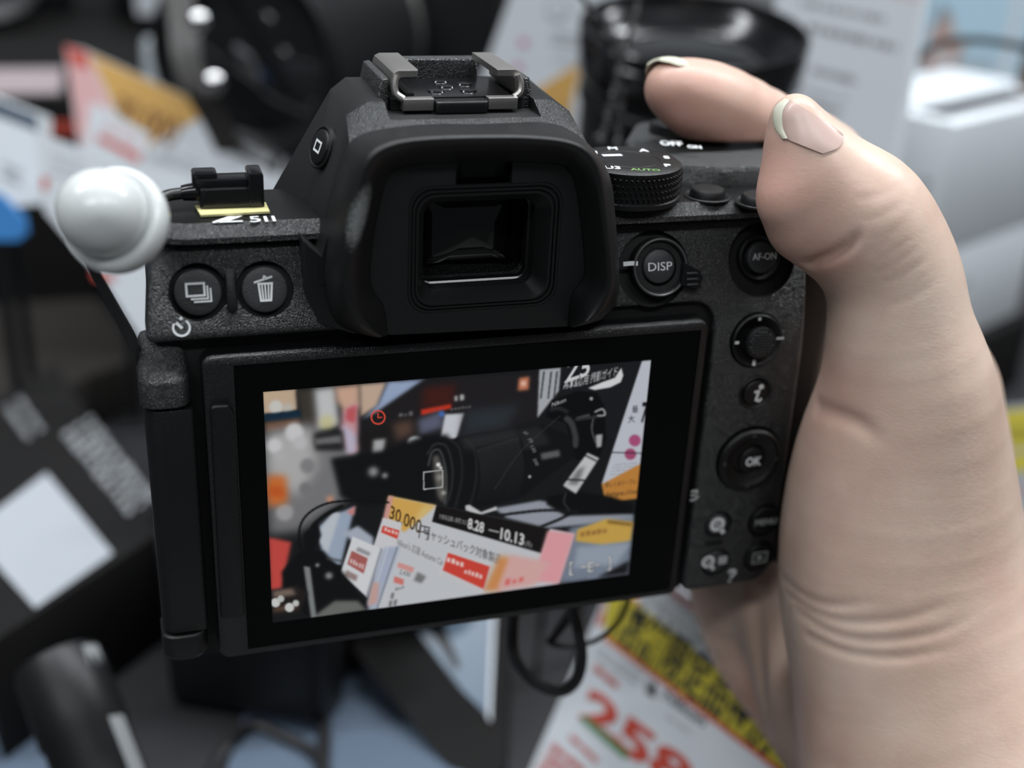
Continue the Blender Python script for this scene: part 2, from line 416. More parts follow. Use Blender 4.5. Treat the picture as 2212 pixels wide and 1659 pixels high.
for i in range(-4, 5):
    for j in range(-4, 5):
        a, b_ = i * 0.62 + (0.31 if j % 2 else 0), j * 0.54
        if a * a + b_ * b_ < 6.0:
            q = p + XD * a + u * b_ + n * 2.1
            kn.add([q - XD * 0.26, q - u * 0.26, q + XD * 0.26, q + u * 0.26, q + n * 0.26], [(0, 1, 4), (1, 2, 4), (2, 3, 4), (3, 0, 4)])
mk('knurled_cap', kn, M['cap'], stick, smooth=0)
collar('info_collar', 1632, 848, 3.35, 2.75, 0.3, 0.1)
b, p, n, u = button('info_button', 1634, 850, 2.6, 0.1, 0.3, 'plastic')
icon('letter_i', [([(-1.0, 0.45), (-0.1, 0.55), (-0.45, -1.15), (0.2, -1.45), (0.75, -1.0)], 0.5, False)], p + XD * 0.35, XD, u, 1.0, M['white'], b, fills=[circ(0.3, 1.45, 0.52, n=16)])
p, n, u = onpanel(1617, 992)
ms = mk('multi_selector', G().lathe([(6.5, -1.5), (6.5, 0.5), (6.1, 0.95), (5.3, 1.0), (4.6, 0.55), (3.4, 0.2), (3.0, -0.4)], p, n, 64, False, True), M['plastic'], DEV)
arrows = G()
for k, (a, b_) in enumerate([(0, 1), (0, -1), (-1, 0), (1, 0)]):
    d = XD * a + u * b_; e = np.cross(n, d); q = p + d * 5.5 + n * 1.0
    arrows.add([q + d * 0.45, q - d * 0.35 + e * 0.6, q - d * 0.35 - e * 0.6, q + n * 0.15], [(0, 1, 3), (1, 2, 3), (2, 0, 3)])
mk('direction_arrow', arrows, M['cap'], ms, smooth=0)
b, p, n, u = button('ok_button', 1624, 994, 2.7, 0.35, 0.3, 'plastic')
text_obj('ok_lettering', 'OK', M['white'], b, p + XD * 0.1, XD, u, 2.45, width=3.3, centre=True, bold=0.035)

# four small buttons, the lamp mark and the little bar
b, p, n, u = button('zoom_in_button', 1551, 1134, 2.35, 0.1, 0.3)
mag = lambda s: [(circ(-0.3, 0.35, 1.2), 0.7, True), ([(0.5, -0.6), (1.25, -1.85)], 0.85, False), ([(-0.95, 0.35), (0.35, 0.35)], 0.3, False)] + ([([(-0.3, -0.3), (-0.3, 1.0)], 0.3, False)] if s else [])
icon('magnifier_plus_icon', mag(True), p, XD, u, 1.0, M['white'], b)
b, p, n, u = button('zoom_out_button', 1546, 1215, 2.5, 0.1, 0.3)
icon('magnifier_minus_icon', [([(q[0] * 0.9 - 1.6, q[1] * 0.9 + 0.3) for q in pts], w * 0.8, c) for pts, w, c in mag(False)], p, XD, u, 1.0, M['white'], b)
icon('thumbnail_grid_icon', [([(0.35, y), (2.3, y)], 0.34, False) for y in (1.25, 0.78, 0.31, -0.16)] + [([(x, 1.4), (x, -0.3)], 0.36, False) for x in (0.5, 1.3, 2.15)], p, XD, u, 1.0, M['white'], b)
p, n, u = onpanel(1580, 1243)
icon('question_mark_icon', [([(-0.75, 0.75), (-0.2, 1.3), (0.6, 1.1), (0.7, 0.5), (0.0, -0.2), (-0.1, -0.6)], 0.5, False), ([(-0.3, -1.05), (-0.3, -1.5)], 0.5, False)], p, XD, u, 1.0, M['white'], DEV)
p, n, u = onpanel(1541, 1172)
br = [p + XD * a + u * b_ for a, b_ in rrect(-1.9, 1.9, -0.4, 0.4, 0.3, 3)]
mk('tactile_bar', G().loft([[q - n * 0.4 for q in br], [q + n * 0.3 for q in br], [p + (q - p) * 0.85 + n * 0.45 for q in br]], True, False, True), M['plastic'], DEV)
b, p, n, u = button('menu_button', 1652, 1126, 3.0, 0.05, 0.3, 'plastic')
text_obj('menu_lettering', 'MENU', M['grey'], b, p + XD * 0.15, XD, u, 1.9, width=4.7, centre=True, bold=0.01)
b, p, n, u = button('playback_button', 1640, 1203, 2.9, 0.05, 0.3, 'plastic')
icon('playback_icon', [([(-1.5, -1.15), (1.5, -1.15), (1.5, 1.15), (-1.5, 1.15)], 0.22, True)], p, XD, u, 1.0, M['grey'], b, fills=[[(-0.5, -0.65), (0.8, 0.0), (-0.5, 0.65)]])
p, n, u = onpanel(1500, 1070)
icon('lamp_mark', [([(-0.8, 0.9), (0.3, 1.0), (0.5, 0.4)], 0.5, False), ([(-0.8, 0.1), (0.4, 0.0)], 0.4, False), ([(-0.8, -1.0), (0.2, -0.9), (0.9, -0.2)], 0.45, False)], p, XD, u, 1.0, M['grey'], DEV)

# monitor: housing, thick edge strip, cover glass, picture
mon = mk('monitor', prism_bm(rrect(-43.2, 44.4, -28.7, 29.2, 1.8), 0, 4.4, 'y', 0.6, 0.3, 2), M['frame'], DEV)
carve(mon, G().box(-38.3, 42.9, -2, 0.45, -27.3, 27.6))
mk('edge_strip', prism_bm(rounded([(-42.6, -19.6), (-38.6, -19.6), (-38.6, 19.4), (-39.4, 21.2), (-42.3, 21.2)], [0.6, 0.4, 0.6, 0.4, 0.8], 3), -0.9, 0.6, 'y', 0.55), M['plastic'], mon)
mk('cover_glass', prism_bm(rrect(-38.2, 42.8, -27.2, 27.5, 0.6), 0.22, 1.0, 'y', 0.08, 0, 1), M['glass'], mon)

# hinge column on the left edge
bm = prism_bm(rounded([(-52.4, 7), (-52.4, 0.6), (-44.7, 0.6), (-44.7, 7)], [0.4, 2.6, 0.9, 0.2], 6), -22.4, 20.3, 'z', 0.35, 0.35, 2)
mk('hinge', bm, M['plastic'], DEV)
sec = lambda x0, x1, y0, y1, r: resample(rounded([(x0, y1), (x0, y0), (x1, y0), (x1, y1)], [0.3, r, r, 0.3], 8), 64)
L = []
for z, y0, s in ((20.9, 0.2, 0.15), (21.2, -0.1, 0), (25.3, -0.3, 0), (26.0, -0.1, 0.05), (26.6, 0.5, 0.15), (30.4, 3.2, 0.5), (31.2, 3.9, 0.9), (31.4, 4.6, 1.4)):
    L.append([(a, b_, z) for a, b_ in sec(-52.9 + s, -45.0 - s, y0, 8, 2.7)])
mk('hinge_cap', G().loft(L, True, True, True), M['paint'], DEV)
L = []
for z, y0, s in ((-22.9, 0.5, 0.15), (-23.2, 0.2, 0), (-27.2, 0.2, 0), (-28.3, 0.8, 0.6), (-28.6, 1.5, 1.3)):
    L.append([(a, b_, z) for a, b_ in sec(-52.7 + s, -44.9 - s, y0, 7, 2.7)])
mk('hinge_foot', G().loft(L, True, True, True), M['plastic'], DEV)

# viewfinder hump
HC = 0.3
def hump_sec(y, half):
    return [(HC - q[0], y, q[1]) for q in half] + [(HC + q[0], y, q[1]) for q in half[::-1]]
L = [hump_sec(0.8, [(24.6, 40), (24.4, 44), (19.5, 60), (15.5, 62.2)]), hump_sec(4, [(24.9, 40), (24.7, 45), (19.2, 61.8), (15.2, 64.0)]),
     hump_sec(10, [(25.5, 40), (25.3, 46), (18.6, 64.6), (15.0, 66.6)]), hump_sec(26, [(28.4, 40), (28.4, 48.5), (18.4, 65.3), (15.8, 67.3)]), hump_sec(37, [(26, 40), (26, 46), (14, 60), (11, 62)])]
hump = mk('viewfinder_hump', G().loft(L, True, True, True), M['satin'], DEV, smooth=20)
carve(hump, G().box(-12.2, 12.6, -4, 29.5, 64.7, 80))
two_tone(hump, M['paint'], lambda n: n.y < -0.2 and n.z > 0.3)
mk('eyepiece_base', prism_bm([tuple(Y(a, b_, 1.0)[[0, 2]]) for a, b_ in ((652, 515), (662, 645), (690, 700), (764, 722), (838, 722), (825, 640), (790, 575), (720, 560), (699, 556))], 1.0, 4.5, 'y', 0.3), M['rubber'], DEV)
# monitor mode button on its left shoulder
lfa, lfb, lfc = np.array([HC - 25.3, 10, 46.0]), np.array([HC - 18.6, 10, 64.6]), np.array([HC - 28.4, 26, 48.5])
nb = np.cross(lfb - lfa, lfc - lfa); nb /= np.linalg.norm(nb); nb = nb if nb[0] < 0 else -nb
pa = PL(694, 318, lfa, nb)
ub = lfb - lfa; ub /= np.linalg.norm(ub); xb = np.cross(ub, nb)
bb = mk('monitor_mode_button', G().lathe([(3.6, -0.5), (3.6, 0.15), (3.3, 0.3), (2.9, 0.1), (2.8, 0.45), (2.5, 0.6)], pa, nb, 36), M['plastic'], DEV)
icon('monitor_icon', [([(-1.0, -0.8), (1.0, -0.8), (1.0, 0.8), (-1.0, 0.8)], 0.35, True)], pa + nb * 0.62, xb, ub, 1.0, M['white'], bb)

# eyepiece: rubber cup, inner plate, stepped frame, window
ROUT = {3.0: [(800, 726), (764, 719), (724, 702), (704, 660), (696, 605), (699, 556), (708, 470), (724, 400), (739, 347), (754, 310), (782, 290), (836, 277), (931, 268), (1026, 268), (1178, 265), (1240, 287), (1288, 330), (1320, 390), (1332, 500), (1337, 600), (1333, 650), (1304, 688), (1270, 700), (1238, 706)],
        -5.0: [(815, 729), (775, 714), (738, 682), (722, 640), (717, 590), (722, 535), (732, 470), (748, 400), (762, 352), (780, 322), (812, 300), (870, 288), (950, 282), (1040, 280), (1150, 281), (1235, 294), (1286, 332), (1315, 388), (1328, 480), (1336, 585), (1332, 635), (1308, 678), (1278, 697), (1238, 707)],
        -9.0: [ (824, 728), (790, 706), (762, 672), (749, 630), (745, 585), (750, 530), (760, 470), (775, 405), (790, 358), (812, 330), (845, 313), (890, 303), (960, 298), (1050, 296), (1145, 297), (1228, 307), (1272, 331), (1297, 380), (1310, 470), (1321, 575), (1319, 627), (1300, 670), (1272, 694), (1237, 707)],
        -7.5: [ (830, 727), (808, 700), (788, 665), (778, 630), (775, 595), (780, 540), (788, 480), (803, 415), (817, 372), (835, 350), (865, 336), (905, 327), (970, 323), (1050, 321), (1130, 322), (1215, 330), (1252, 352), (1275, 400), (1288, 480), (1298, 570), (1294, 615), (1272, 655), (1250, 690), (1234, 706)],
        -3.6: [ (837, 724), (835, 690), (826, 655), (808, 630), (800, 600), (803, 550), (812, 485), (826, 420), (836, 388), (850, 370), (875, 360), (910, 355), (975, 351), (1050, 350), (1110, 350), (1205, 356), (1230, 372), (1244, 410), (1256, 500), (1262, 580), (1256, 605), (1235, 635), (1228, 680), (1228, 705)]}
rows = []
for y, pts in ROUT.items():
    q = spline(np.array([Y(a, b_, y) for a, b_ in pts]), 6); rows.append(q)
rows = np.array(rows); fine = spline(rows.reshape(len(rows), -1), 5).reshape(-1, rows.shape[1], 3)
M['cuprubber'] = material('pale_patched_black_rubber', (0.008, 0.0083, 0.0086, 1), 0.44, bump=(6000, 0.15, 0.0001))
nt = M['cuprubber'].node_tree; pb = nt.nodes['Principled BSDF']; tc = nt.nodes['Texture Coordinate']       # pale noisy patch on the left flank
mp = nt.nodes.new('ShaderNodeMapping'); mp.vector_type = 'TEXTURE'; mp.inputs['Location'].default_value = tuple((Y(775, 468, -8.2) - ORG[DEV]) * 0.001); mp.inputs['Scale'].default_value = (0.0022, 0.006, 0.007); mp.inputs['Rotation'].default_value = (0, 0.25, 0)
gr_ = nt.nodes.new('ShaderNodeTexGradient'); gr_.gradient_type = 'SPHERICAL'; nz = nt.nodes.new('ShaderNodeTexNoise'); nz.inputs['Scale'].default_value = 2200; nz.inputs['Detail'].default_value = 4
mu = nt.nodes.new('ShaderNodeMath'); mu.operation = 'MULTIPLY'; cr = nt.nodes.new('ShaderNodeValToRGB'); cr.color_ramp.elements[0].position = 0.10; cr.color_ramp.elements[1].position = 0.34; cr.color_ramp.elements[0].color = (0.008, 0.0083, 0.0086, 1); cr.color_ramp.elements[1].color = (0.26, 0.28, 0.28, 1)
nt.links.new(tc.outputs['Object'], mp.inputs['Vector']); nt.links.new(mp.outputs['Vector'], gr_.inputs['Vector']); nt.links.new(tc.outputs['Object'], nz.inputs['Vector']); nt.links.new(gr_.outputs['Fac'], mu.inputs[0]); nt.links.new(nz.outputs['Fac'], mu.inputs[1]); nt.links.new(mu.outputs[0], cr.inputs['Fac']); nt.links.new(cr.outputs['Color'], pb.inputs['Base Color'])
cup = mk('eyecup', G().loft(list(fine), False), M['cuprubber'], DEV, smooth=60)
inner = [tuple(Y(a, b_, -3.8)[[0, 2]]) for a, b_ in ROUT[-3.6]]
inner = [tuple(q) for q in spline(np.array(inner), 4)]
def wrect(x0, x1, y0, y1, y, r):
    a = Y(x0, y0, y); b_ = Y(x1, y0, y); c = Y(x1, y1, y); d = Y(x0, y1, y)
    return rrect((a[0] + d[0]) / 2, (b_[0] + c[0]) / 2, (d[2] + c[2]) / 2, (a[2] + b_[2]) / 2, r, 8)
W0 = wrect(882, 1208, 398, 668, -3.8, 3.4)
cx0 = np.mean([q[0] for q in W0]); cz0 = np.mean([q[1] for q in W0])
hw = max(q[0] for q in W0) - cx0; hh = max(q[1] for q in W0) - cz0
GL = wrect(914, 1152, 433, 618, -1.0, 2.2)
gx0, gx1, gz0, gz1 = min(q[0] for q in GL), max(q[0] for q in GL), min(q[1] for q in GL), max(q[1] for q in GL)
nt_ = G().box(*(Y(985, 380, -3.8)[0], Y(1106, 380, -3.8)[0]), -8, -1.2, Y(1040, 415, -3.8)[2], Y(1040, 345, -3.8)[2])
def radial(P, ang, c):                 # outline sampled along rays from c
    P = np.array(P, float) - c; Q = np.roll(P, -1, 0); out = []
    for t in ang:
        d = np.array([math.cos(t), math.sin(t)]); best = 0.0
        for p, q in zip(P, Q):
            e = q - p; den = d[0] * e[1] - d[1] * e[0]
            if abs(den) < 1e-12: continue
            r_ = (p[0] * e[1] - p[1] * e[0]) / den; s_ = (p[0] * d[1] - p[1] * d[0]) / den
            if r_ > 0 and -1e-9 <= s_ <= 1 + 1e-9: best = max(best, r_)
        out.append(c + d * best)
    return out
ang = np.linspace(0, 2 * math.pi, 220, endpoint=False); cc_ = np.array([cx0, cz0])
oi = radial(W0, ang, cc_); oo = radial(inner, ang, cc_)
put_ = lambda L_, y: [(a, y, b_) for a, b_ in L_]
plate = mk('eyepiece_plate', G().loft([put_(oi, 2.0), put_(oi, -3.8), put_(oo, -3.8), put_(oo, 2.0), put_(oi, 2.0)], True), M['rubber'], DEV, smooth=40)
carve(plate, nt_)
def step(t, y, r):
    x0, x1 = (1 - t) * (cx0 - hw) + t * gx0, (1 - t) * (cx0 + hw) + t * gx1
    z0, z1 = (1 - t) * (cz0 - hh) + t * gz0, (1 - t) * (cz0 + hh) + t * gz1
    return [(a, y, b_) for a, b_ in rrect(x0, x1, z0, z1, r, 8)]
L = [step(0, -3.3, 3.4), step(0.03, -3.9, 3.4), step(0.12, -3.9, 3.3), step(0.14, -3.4, 3.3), step(0.20, -3.4, 3.2), step(0.22, -3.9, 3.2), step(0.31, -3.9, 3.1), step(0.33, -3.4, 3.1),
     step(0.39, -3.4, 3.0), step(0.41, -3.9, 3.0), step(0.50, -3.9, 2.9), step(0.98, -1.2, 2.4), step(1.0, -1.0, 2.2), step(1.0, 3.2, 2.2)]
mk('eyepiece_frame', G().loft(L, True), M['rubber'], DEV, smooth=25)
carve(hump, G().loft([step(0.9, -3, 2.2), step(0.9, 8.0, 2.2)], True, True, True))
carve(rear, G().loft([step(0.9, -3, 2.2), step(0.9, 12.0, 2.2)], True, True, True))
carve(top_cover, G().loft([step(0.9, -3, 2.2), step(0.9, 12.0, 2.2)], True, True, True))
carve(body, G().loft([step(0.9, -3, 2.2), step(0.9, 12.0, 2.2)], True, True, True))
wl = np.array(step(0.93, 6.0, 2.2)); wc = np.array([cx0 * 0 + (gx0 + gx1) / 2, 6.0, (gz0 + gz1) / 2])
win = mk('viewfinder_window', G().loft([[wc + (q - wc) * k - np.array([0, 2.6 * (1 - k * k), 0]) for q in wl] for k in np.linspace(1.0, 0.04, 16)], True, True, True), M['vfglass'], DEV, smooth=60)
mk('inner_frame', G().loft([step(1.0, 1.4, 2.0), step(1.10, 1.6, 1.6), step(1.12, 3.0, 1.4)], True), M['gloss'], win)
la, lb = Y(986, 414, -3.0), Y(1088, 412, -3.0)
mk('sensor_lip', G().tube([la, lb], 0.22, 8, 1), M['gloss'], DEV)
mk('eye_sensor', G().box(la[0] + 1, lb[0] - 1, -1.6, -1.0, la[2] + 1.0, la[2] + 4.2), M['gloss'], DEV)

# hot shoe
SX = 0.2
hs = mk('hot_shoe', G().box(SX - 11, SX + 11, 11.6, 29, 64.8, 66.6), M['plastic'], DEV, smooth=0)
for s in (-1, 1):
    pr = [(9.9, 67.2), (10.7, 67.2), (10.9, 69.8), (10.6, 70.7), (9.8, 71.1), (6.5, 71.1), (6.5, 70.1), (9.3, 70.0), (9.8, 69.5)]
    q = [[(SX + s * a, y, b_) for a, b_ in pr] for y in (12.0, 12.4, 27.0, 27.4)]
    for l in (0, 3): q[l] = [(SX + s * (8.8 + (abs(v[0] - SX) - 8.8) * 0.94), v[1], 69.5 + (v[2] - 69.5) * 0.93) for v in q[l]]
    rail = mk('shoe_rail', G().loft(q, True, True, True), M['steel'], hs, smooth=30)
    pr = [(4.5, 65.2), (4.5, 67.1), (9.5, 67.1), (9.5, 65.2)]
    sp_ = prism_bm([(SX + s * a, b_) for a, b_ in (pr if s > 0 else pr[::-1])], 9.2, 11.2, 'y', 0.25, 0.2, 2); me_ = bpy.data.meshes.new('tmp'); sp_.to_mesh(me_); sp_.free()
    g = G().add([v.co[:] for v in me_.vertices], [tuple(f.vertices) for f in me_.polygons]); bpy.data.meshes.remove(me_)
    g.tube([(SX + s * 10.2, 11.7, 70.2), (SX + s * 10.5, 11.4, 69.0), (SX + s * 10.3, 11.0, 67.6), (SX + s * 9.2, 10.6, 66.8)], 0.6, 8, 4)
    mk('shoe_spring', g, M['steel'], hs, smooth=35)
mk('shoe_bed', prism_bm([(SX - 9.2, 66.5), (SX + 9.2, 66.5), (SX + 9.2, 66.9), (SX - 9.2, 66.9)], 11.4, 26, 'y'), M['gloss'], hs)
mk('shoe_guide', prism_bm([(SX - 8.4, 66.9), (SX - 7.0, 66.9), (SX - 7.0, 67.3), (SX - 8.4, 67.3)], 12.5, 22, 'y'), M['plastic'], hs)
for (x, y) in ((0, 19), (-2.6, 15.5), (2.8, 15.6), (0, 23.5), (3.6, 21)):
    mk('shoe_contact', G().lathe([(1.5, 66.9), (1.3, 67.15), (0.4, 67.3)], (SX + x, y, 0), (0, 0, 1), 20), M['gloss'], hs)
mk('shoe_stop', prism_bm(rounded([(SX - 8, 66), (SX + 8, 66), (SX + 7.6, 70.0), (SX - 7.6, 70.0)], 0.5, 2), 27.6, 30, 'y', 0.3), M['paint'], hs)
for s in (-1, 1):
    mk('shoe_wall', prism_bm(rounded([(SX + s * 11, 64.5), (SX + s * 11.2, 69.9), (SX + s * 12.4, 69.6), (SX + s * 13.4, 64.5)][::s], 0.3, 2), 12.5, 28, 'y', 0.8, 0.5), M['paint'], hs)
mk('shoe_front_lip', prism_bm([(SX - 4.3, 64.7), (SX + 4.3, 64.7), (SX + 4.3, 66.7), (SX - 4.3, 66.7)], 8.6, 11.8, 'y', 0.4), M['plastic'], hs)

# mode dial
DC = np.array([31.0, 11.6, 0.0]); DR = 9.6; ZB = 49.2; ZT = 55.7
dial = mk('mode_dial', G().lathe([(DR - 0.2, ZB), (DR - 0.2, ZB + 0.8), (DR - 0.5, ZB + 1.0), (DR - 0.5, ZT - 1.0), (DR - 0.3, ZT - 0.7), (DR - 0.3, ZT - 0.4), (DR - 0.9, ZT), (5.6, ZT), (5.5, ZT - 0.12), (5.3, ZT - 0.12), (5.2, ZT)], DC, (0, 0, 1), 72), M['plastic'], DEV)
kn = G(); NT = 62; rows_n = 4; zh = (ZT - 1.1 - ZB - 1.0) / rows_n
for r_ in range(rows_n):
    for k in range(NT):
        a = 2 * math.pi * (k + 0.5 * (r_ % 2)) / NT; da = math.pi / NT * 0.95; z0 = ZB + 1.0 + r_ * zh; rb = DR - 0.52
        c0 = lambda an, rr, z: DC + np.array([rr * math.cos(an), rr * math.sin(an), z])
        kn.add([c0(a - da, rb, z0 + zh * 0.96), c0(a + da, rb, z0 + zh * 0.96), c0(a, rb, z0 + 0.05), c0(a, rb + 0.62, z0 + zh * 0.8)], [(0, 1, 3), (1, 2, 3), (2, 0, 3)])
mk('knurled_rim', kn, M['plastic'], dial, smooth=0)
for i, (tx, mt) in enumerate((('P', 'white'), ('S', 'white'), ('A', 'white'), ('M', 'white'), ('U1', 'white'), ('U2', 'white'), ('U3', 'white'), ('AUTO', 'green'))):
    a = math.radians(100 + 45 * i - 45 * 3.2); c = DC + np.array([7.2 * math.cos(a), 7.2 * math.sin(a), ZT])
    text_obj('dial_lettering', tx, M[mt], dial, c, (1, -0.25, 0), (0.25, 1, 0), 2.4 if len(tx) < 3 else 1.8, centre=True, bold=0.03)
icon('dial_index_bar', [([(-2.3, 0), (1.3, 0)], 1.1, False)], DC + np.array([-1.5, 2.6, ZT]), XD, (0, 1.0, 0), 1.0, M['white'], dial, lift=0.03)

# shutter deck on the right: raised deck, switch marks, two small buttons
deck = rounded([(36, 20), (50, 14.5), (71, 14), (76, 26), (75, 50), (66, 60), (52, 58), (42, 40)], 5, 5)
dk = prism_bm(deck, 44, 53.2, 'z', 0, 1.2, 2)
for v in dk.verts: v.co.z += max(0, (v.co.y - 14)) * -0.05
mk('shutter_deck', dk, M['paint'], DEV)
sh = mk('shutter_button', G().lathe([(8.2, 50.5), (8.2, 53.8), (7.8, 54.2), (6.2, 54.3), (5.6, 53.8), (5.4, 55.0), (4.8, 55.4), (2.0, 55.2)], (58, 38, 0), (0, 0.12, 1), 48), M['plastic'], DEV)
text_obj('power_lettering', 'OFF', M['white'], sh, Zp(1450, 310, 54.5), (1, -0.3, 0), (0.3, 1, 0), 4.6, width=4.2, centre=True, bold=0.03)
text_obj('power_lettering', 'ON', M['white'], sh, Zp(1500, 318, 54.5), (1, -0.3, 0), (0.3, 1, 0), 3.0, width=2.6, centre=True, bold=0.03)
for nm, px, py in (('exposure_button', 1529, 412), ('record_button', 1640, 426)):
    c = Zp(px, py, 50.2)
    mk(nm, G().lathe([(4.2, 49.0), (4.2, 49.35), (3.9, 49.45), (3.2, 49.2), (3.1, 50.3), (2.8, 50.7), (1.5, 50.9)], (c[0], c[1], 0), (0, 0, 1), 36), M['plastic'], DEV)

# model plate lettering on the top cover
ZC = 49.2
text_obj('model_lettering', '5', M['white'], top_cover, Zp(541, 480, ZC), XD, (0, 1, 0), 4.2, width=1.7, lift=0.03)
text_obj('model_lettering', 'II', M['white'], top_cover, Zp(573, 479, ZC), XD, (0, 1, 0), 4.0, width=1.7, lift=0.03)
a0 = Zp(459, 481, ZC); zs = 3.4
icon('letter_z', [([(0, 0), (4.6, 0)], 0.5, False), ([(0.5, 0.1), (4.0, zs)], 0.85, False), ([(1.9, 0.1), (5.0, zs * 0.95)], 0.5, False), ([(0.4, zs), (4.4, zs)], 0.5, False)], a0, XD, (0, 1.0, 0), 1.0, M['white'], top_cover, lift=0.03)
# ------------------------------------------------------------------ the hand
def mmpp(p): return float(ROT[2] @ (np.array(p) - EYE)) / FPX          # millimetres per photo pixel at a point
def HP(px, py, y, hw):                                                  # joint: pixel, depth plane, half width in pixels
    p = Y(px, py, y); return (*p, hw * mmpp(p))
THUMB = [HP(1717, 256, -4, 53), HP(1748, 350, -5, 98), HP(1800, 425, -6, 130), HP(1862, 482, -8, 145), HP(1925, 590, -11, 140), HP(1942, 710, -13, 150), HP(1958, 850, -14, 186),
         HP(1945, 1030, -14, 232), HP(1950, 1230, -17, 262), HP(2010, 1450, -24, 295), HP(2110, 1720, -34, 360), HP(2280, 2100, -48, 420)]
INDEX = [HP(1454, 192, 33, 62), HP(1500, 212, 34, 80), HP(1560, 238, 35, 88), HP(1680, 300, 37, 86), HP(1775, 355, 37, 92), HP(1850, 480, 36, 110), HP(1920, 640, 32, 120), HP(1990, 860, 24, 150)]
PALM = [HP(1965, 860, 24, 185), HP(1930, 1050, 22, 245), HP(1900, 1250, 18, 235), HP(1960, 1480, 0, 240), HP(2110, 1720, -35, 320)]
HEEL = [HP(1578, 1250, 34, 94), HP(1632, 1390, 31, 98), HP(1755, 1520, 18, 124), HP(1925, 1660, 0, 190), HP(2140, 1800, -38, 300)]
FOLD = [HP(1660, 1240, 24, 74), HP(1700, 1400, 12, 88), HP(1790, 1540, -2, 140)]
FINGERS = []
for zk, r in ((26, 8.8), (5, 8.6), (-15, 8.0)):                          # middle, ring and little finger around the grip
    FINGERS.append([(98, 30, zk - 2, 10.5), (93, 56, zk + 3, 9.6), (72, 73, zk + 2, r), (52, 70, zk, r * 0.92), (42, 54, zk - 1, r * 0.8)])
PAD = [HP(1698, 440, -7, 54), HP(1728, 490, -7, 58), HP(1762, 512, -8, 52)]                     # the soft underside of the thumb tip
dense = lambda ch, n=3: [tuple(q) for q in spline(np.array(ch), n)]
CHAINS = [(THUMB, 3.0), (PAD, 6.0), (PALM, 7.0), (HEEL, 9.0), (FOLD, 9.0), (INDEX, 3.0)] + [(f, 2.5) for f in FINGERS]
CHAINS = [(dense(c) if i != 1 else c, k) for i, (c, k) in enumerate(CHAINS)]

def cone_sdf(P, a, b):
    A = np.array(a[:3]); Bv = np.array(b[:3]); ra, rb = a[3], b[3]
    ba = Bv - A; l2 = ba @ ba; pa = P - A
    t = np.clip(pa @ ba / l2, 0, 1)
    return np.sqrt(((pa - t[:, None] * ba) ** 2).sum(1)) - (ra + (rb - ra) * t)
def smin(a, b, k):
    h = np.clip(0.5 + 0.5 * (b - a) / k, 0, 1); return b * (1 - h) + a * h - k * h * (1 - h)
CREASES = []                                                            # (polyline, width, depth)
def hand_sdf(P, fine=True, cull=False):
    d = None
    for chain, k in CHAINS:
        c = np.full(len(P), 60.0)
        for a, b in zip(chain[:-1], chain[1:]):
            if cull:
                r = max(a[3], b[3]) + 9; lo = np.minimum(a[:3], b[:3]) - r; hi = np.maximum(a[:3], b[:3]) + r
                i = np.flatnonzero((P[:, 2] > lo[2]) & (P[:, 2] < hi[2]) & (P[:, 0] > lo[0]) & (P[:, 0] < hi[0]) & (P[:, 1] > lo[1]) & (P[:, 1] < hi[1]))
                if len(i): c[i] = smin(c[i], cone_sdf(P[i], a, b), 1.0)
            else: c = smin(c, cone_sdf(P, a, b), 1.0)
        d = c if d is None else smin(d, c, k)
    for c, hb, rr in (((63.2, 33.7, 6.8), (15.8, 27.0, 37.8), 7.0), ((10.0, 13.0, 8.0), (59.0, 11.0, 41.0), 3.0), ((56.5, 37.0, 48.5), (19.0, 22.5, 5.0), 3.0)):
        q = np.abs(P - np.array(c)) - (np.array(hb) - rr)                # keep clear of the camera's grip, body and deck
        d = np.maximum(d, 0.15 - (np.sqrt((np.maximum(q, 0) ** 2).sum(1)) + np.minimum(q.max(1), 0) - rr))
    if fine:
        for pts, w, dep in CREASES:
            box = ((P > pts.min(0) - 2.5 * w) & (P < pts.max(0) + 2.5 * w)).all(1)
            if not box.any(): continue
            Pb = P[box]; q = np.zeros(len(Pb)); n_ = len(pts) - 1
            for i, (a, b) in enumerate(zip(pts[:-1], pts[1:])):
                t = (i + 0.5) / n_; fade = min(1.0, (1 - t) * 3.0) * min(1.0, 0.8 + t * 3.0)
                q = np.maximum(q, fade * np.exp(-(cone_sdf(Pb, (*a, 0.0), (*b, 0.0)) / w) ** 2))
            d[box] += dep * q
    return d
def on_hand(px, py, f=hand_sdf, off=0.0):
    pts = np.atleast_2d(np.array([ray(a, b) for a, b in zip(np.atleast_1d(px), np.atleast_1d(py))]))
    pts /= np.linalg.norm(pts, axis=1)[:, None]; t = np.full(len(pts), 110.0)
    for _ in range(45):
        dd = f(EYE + pts * t[:, None]) - off
        t = t + np.where(t < 420, dd * 0.9, 0)
    return EYE + pts * t[:, None], dd
def crease(px, w, dep, k=4):
    PENDING.append((spline(np.array(px, float), k), w, dep))
PENDING = []
crease([(1746, 572), (1770, 564), (1800, 552), (1830, 534), (1856, 508)], 0.75, 2.8)
crease([(1765, 880), (1800, 895), (1850, 915), (1900, 950)], 1.6, 0.9)
for c in ([(1700, 1285), (1760, 1325), (1840, 1345), (1960, 1335), (2060, 1300)], [(1720, 1320), (1790, 1365), (1880, 1385), (2010, 1370), (2110, 1330)],
          [(1745, 1375), (1830, 1410), (1940, 1420), (2060, 1400)], [(1690, 1250), (1740, 1290), (1800, 1308), (1900, 1300)]):
    crease(c, 0.9, 0.42)
crease([(1632, 1290), (1638, 1400), (1645, 1490), (1660, 1560)], 1.6, 1.4)
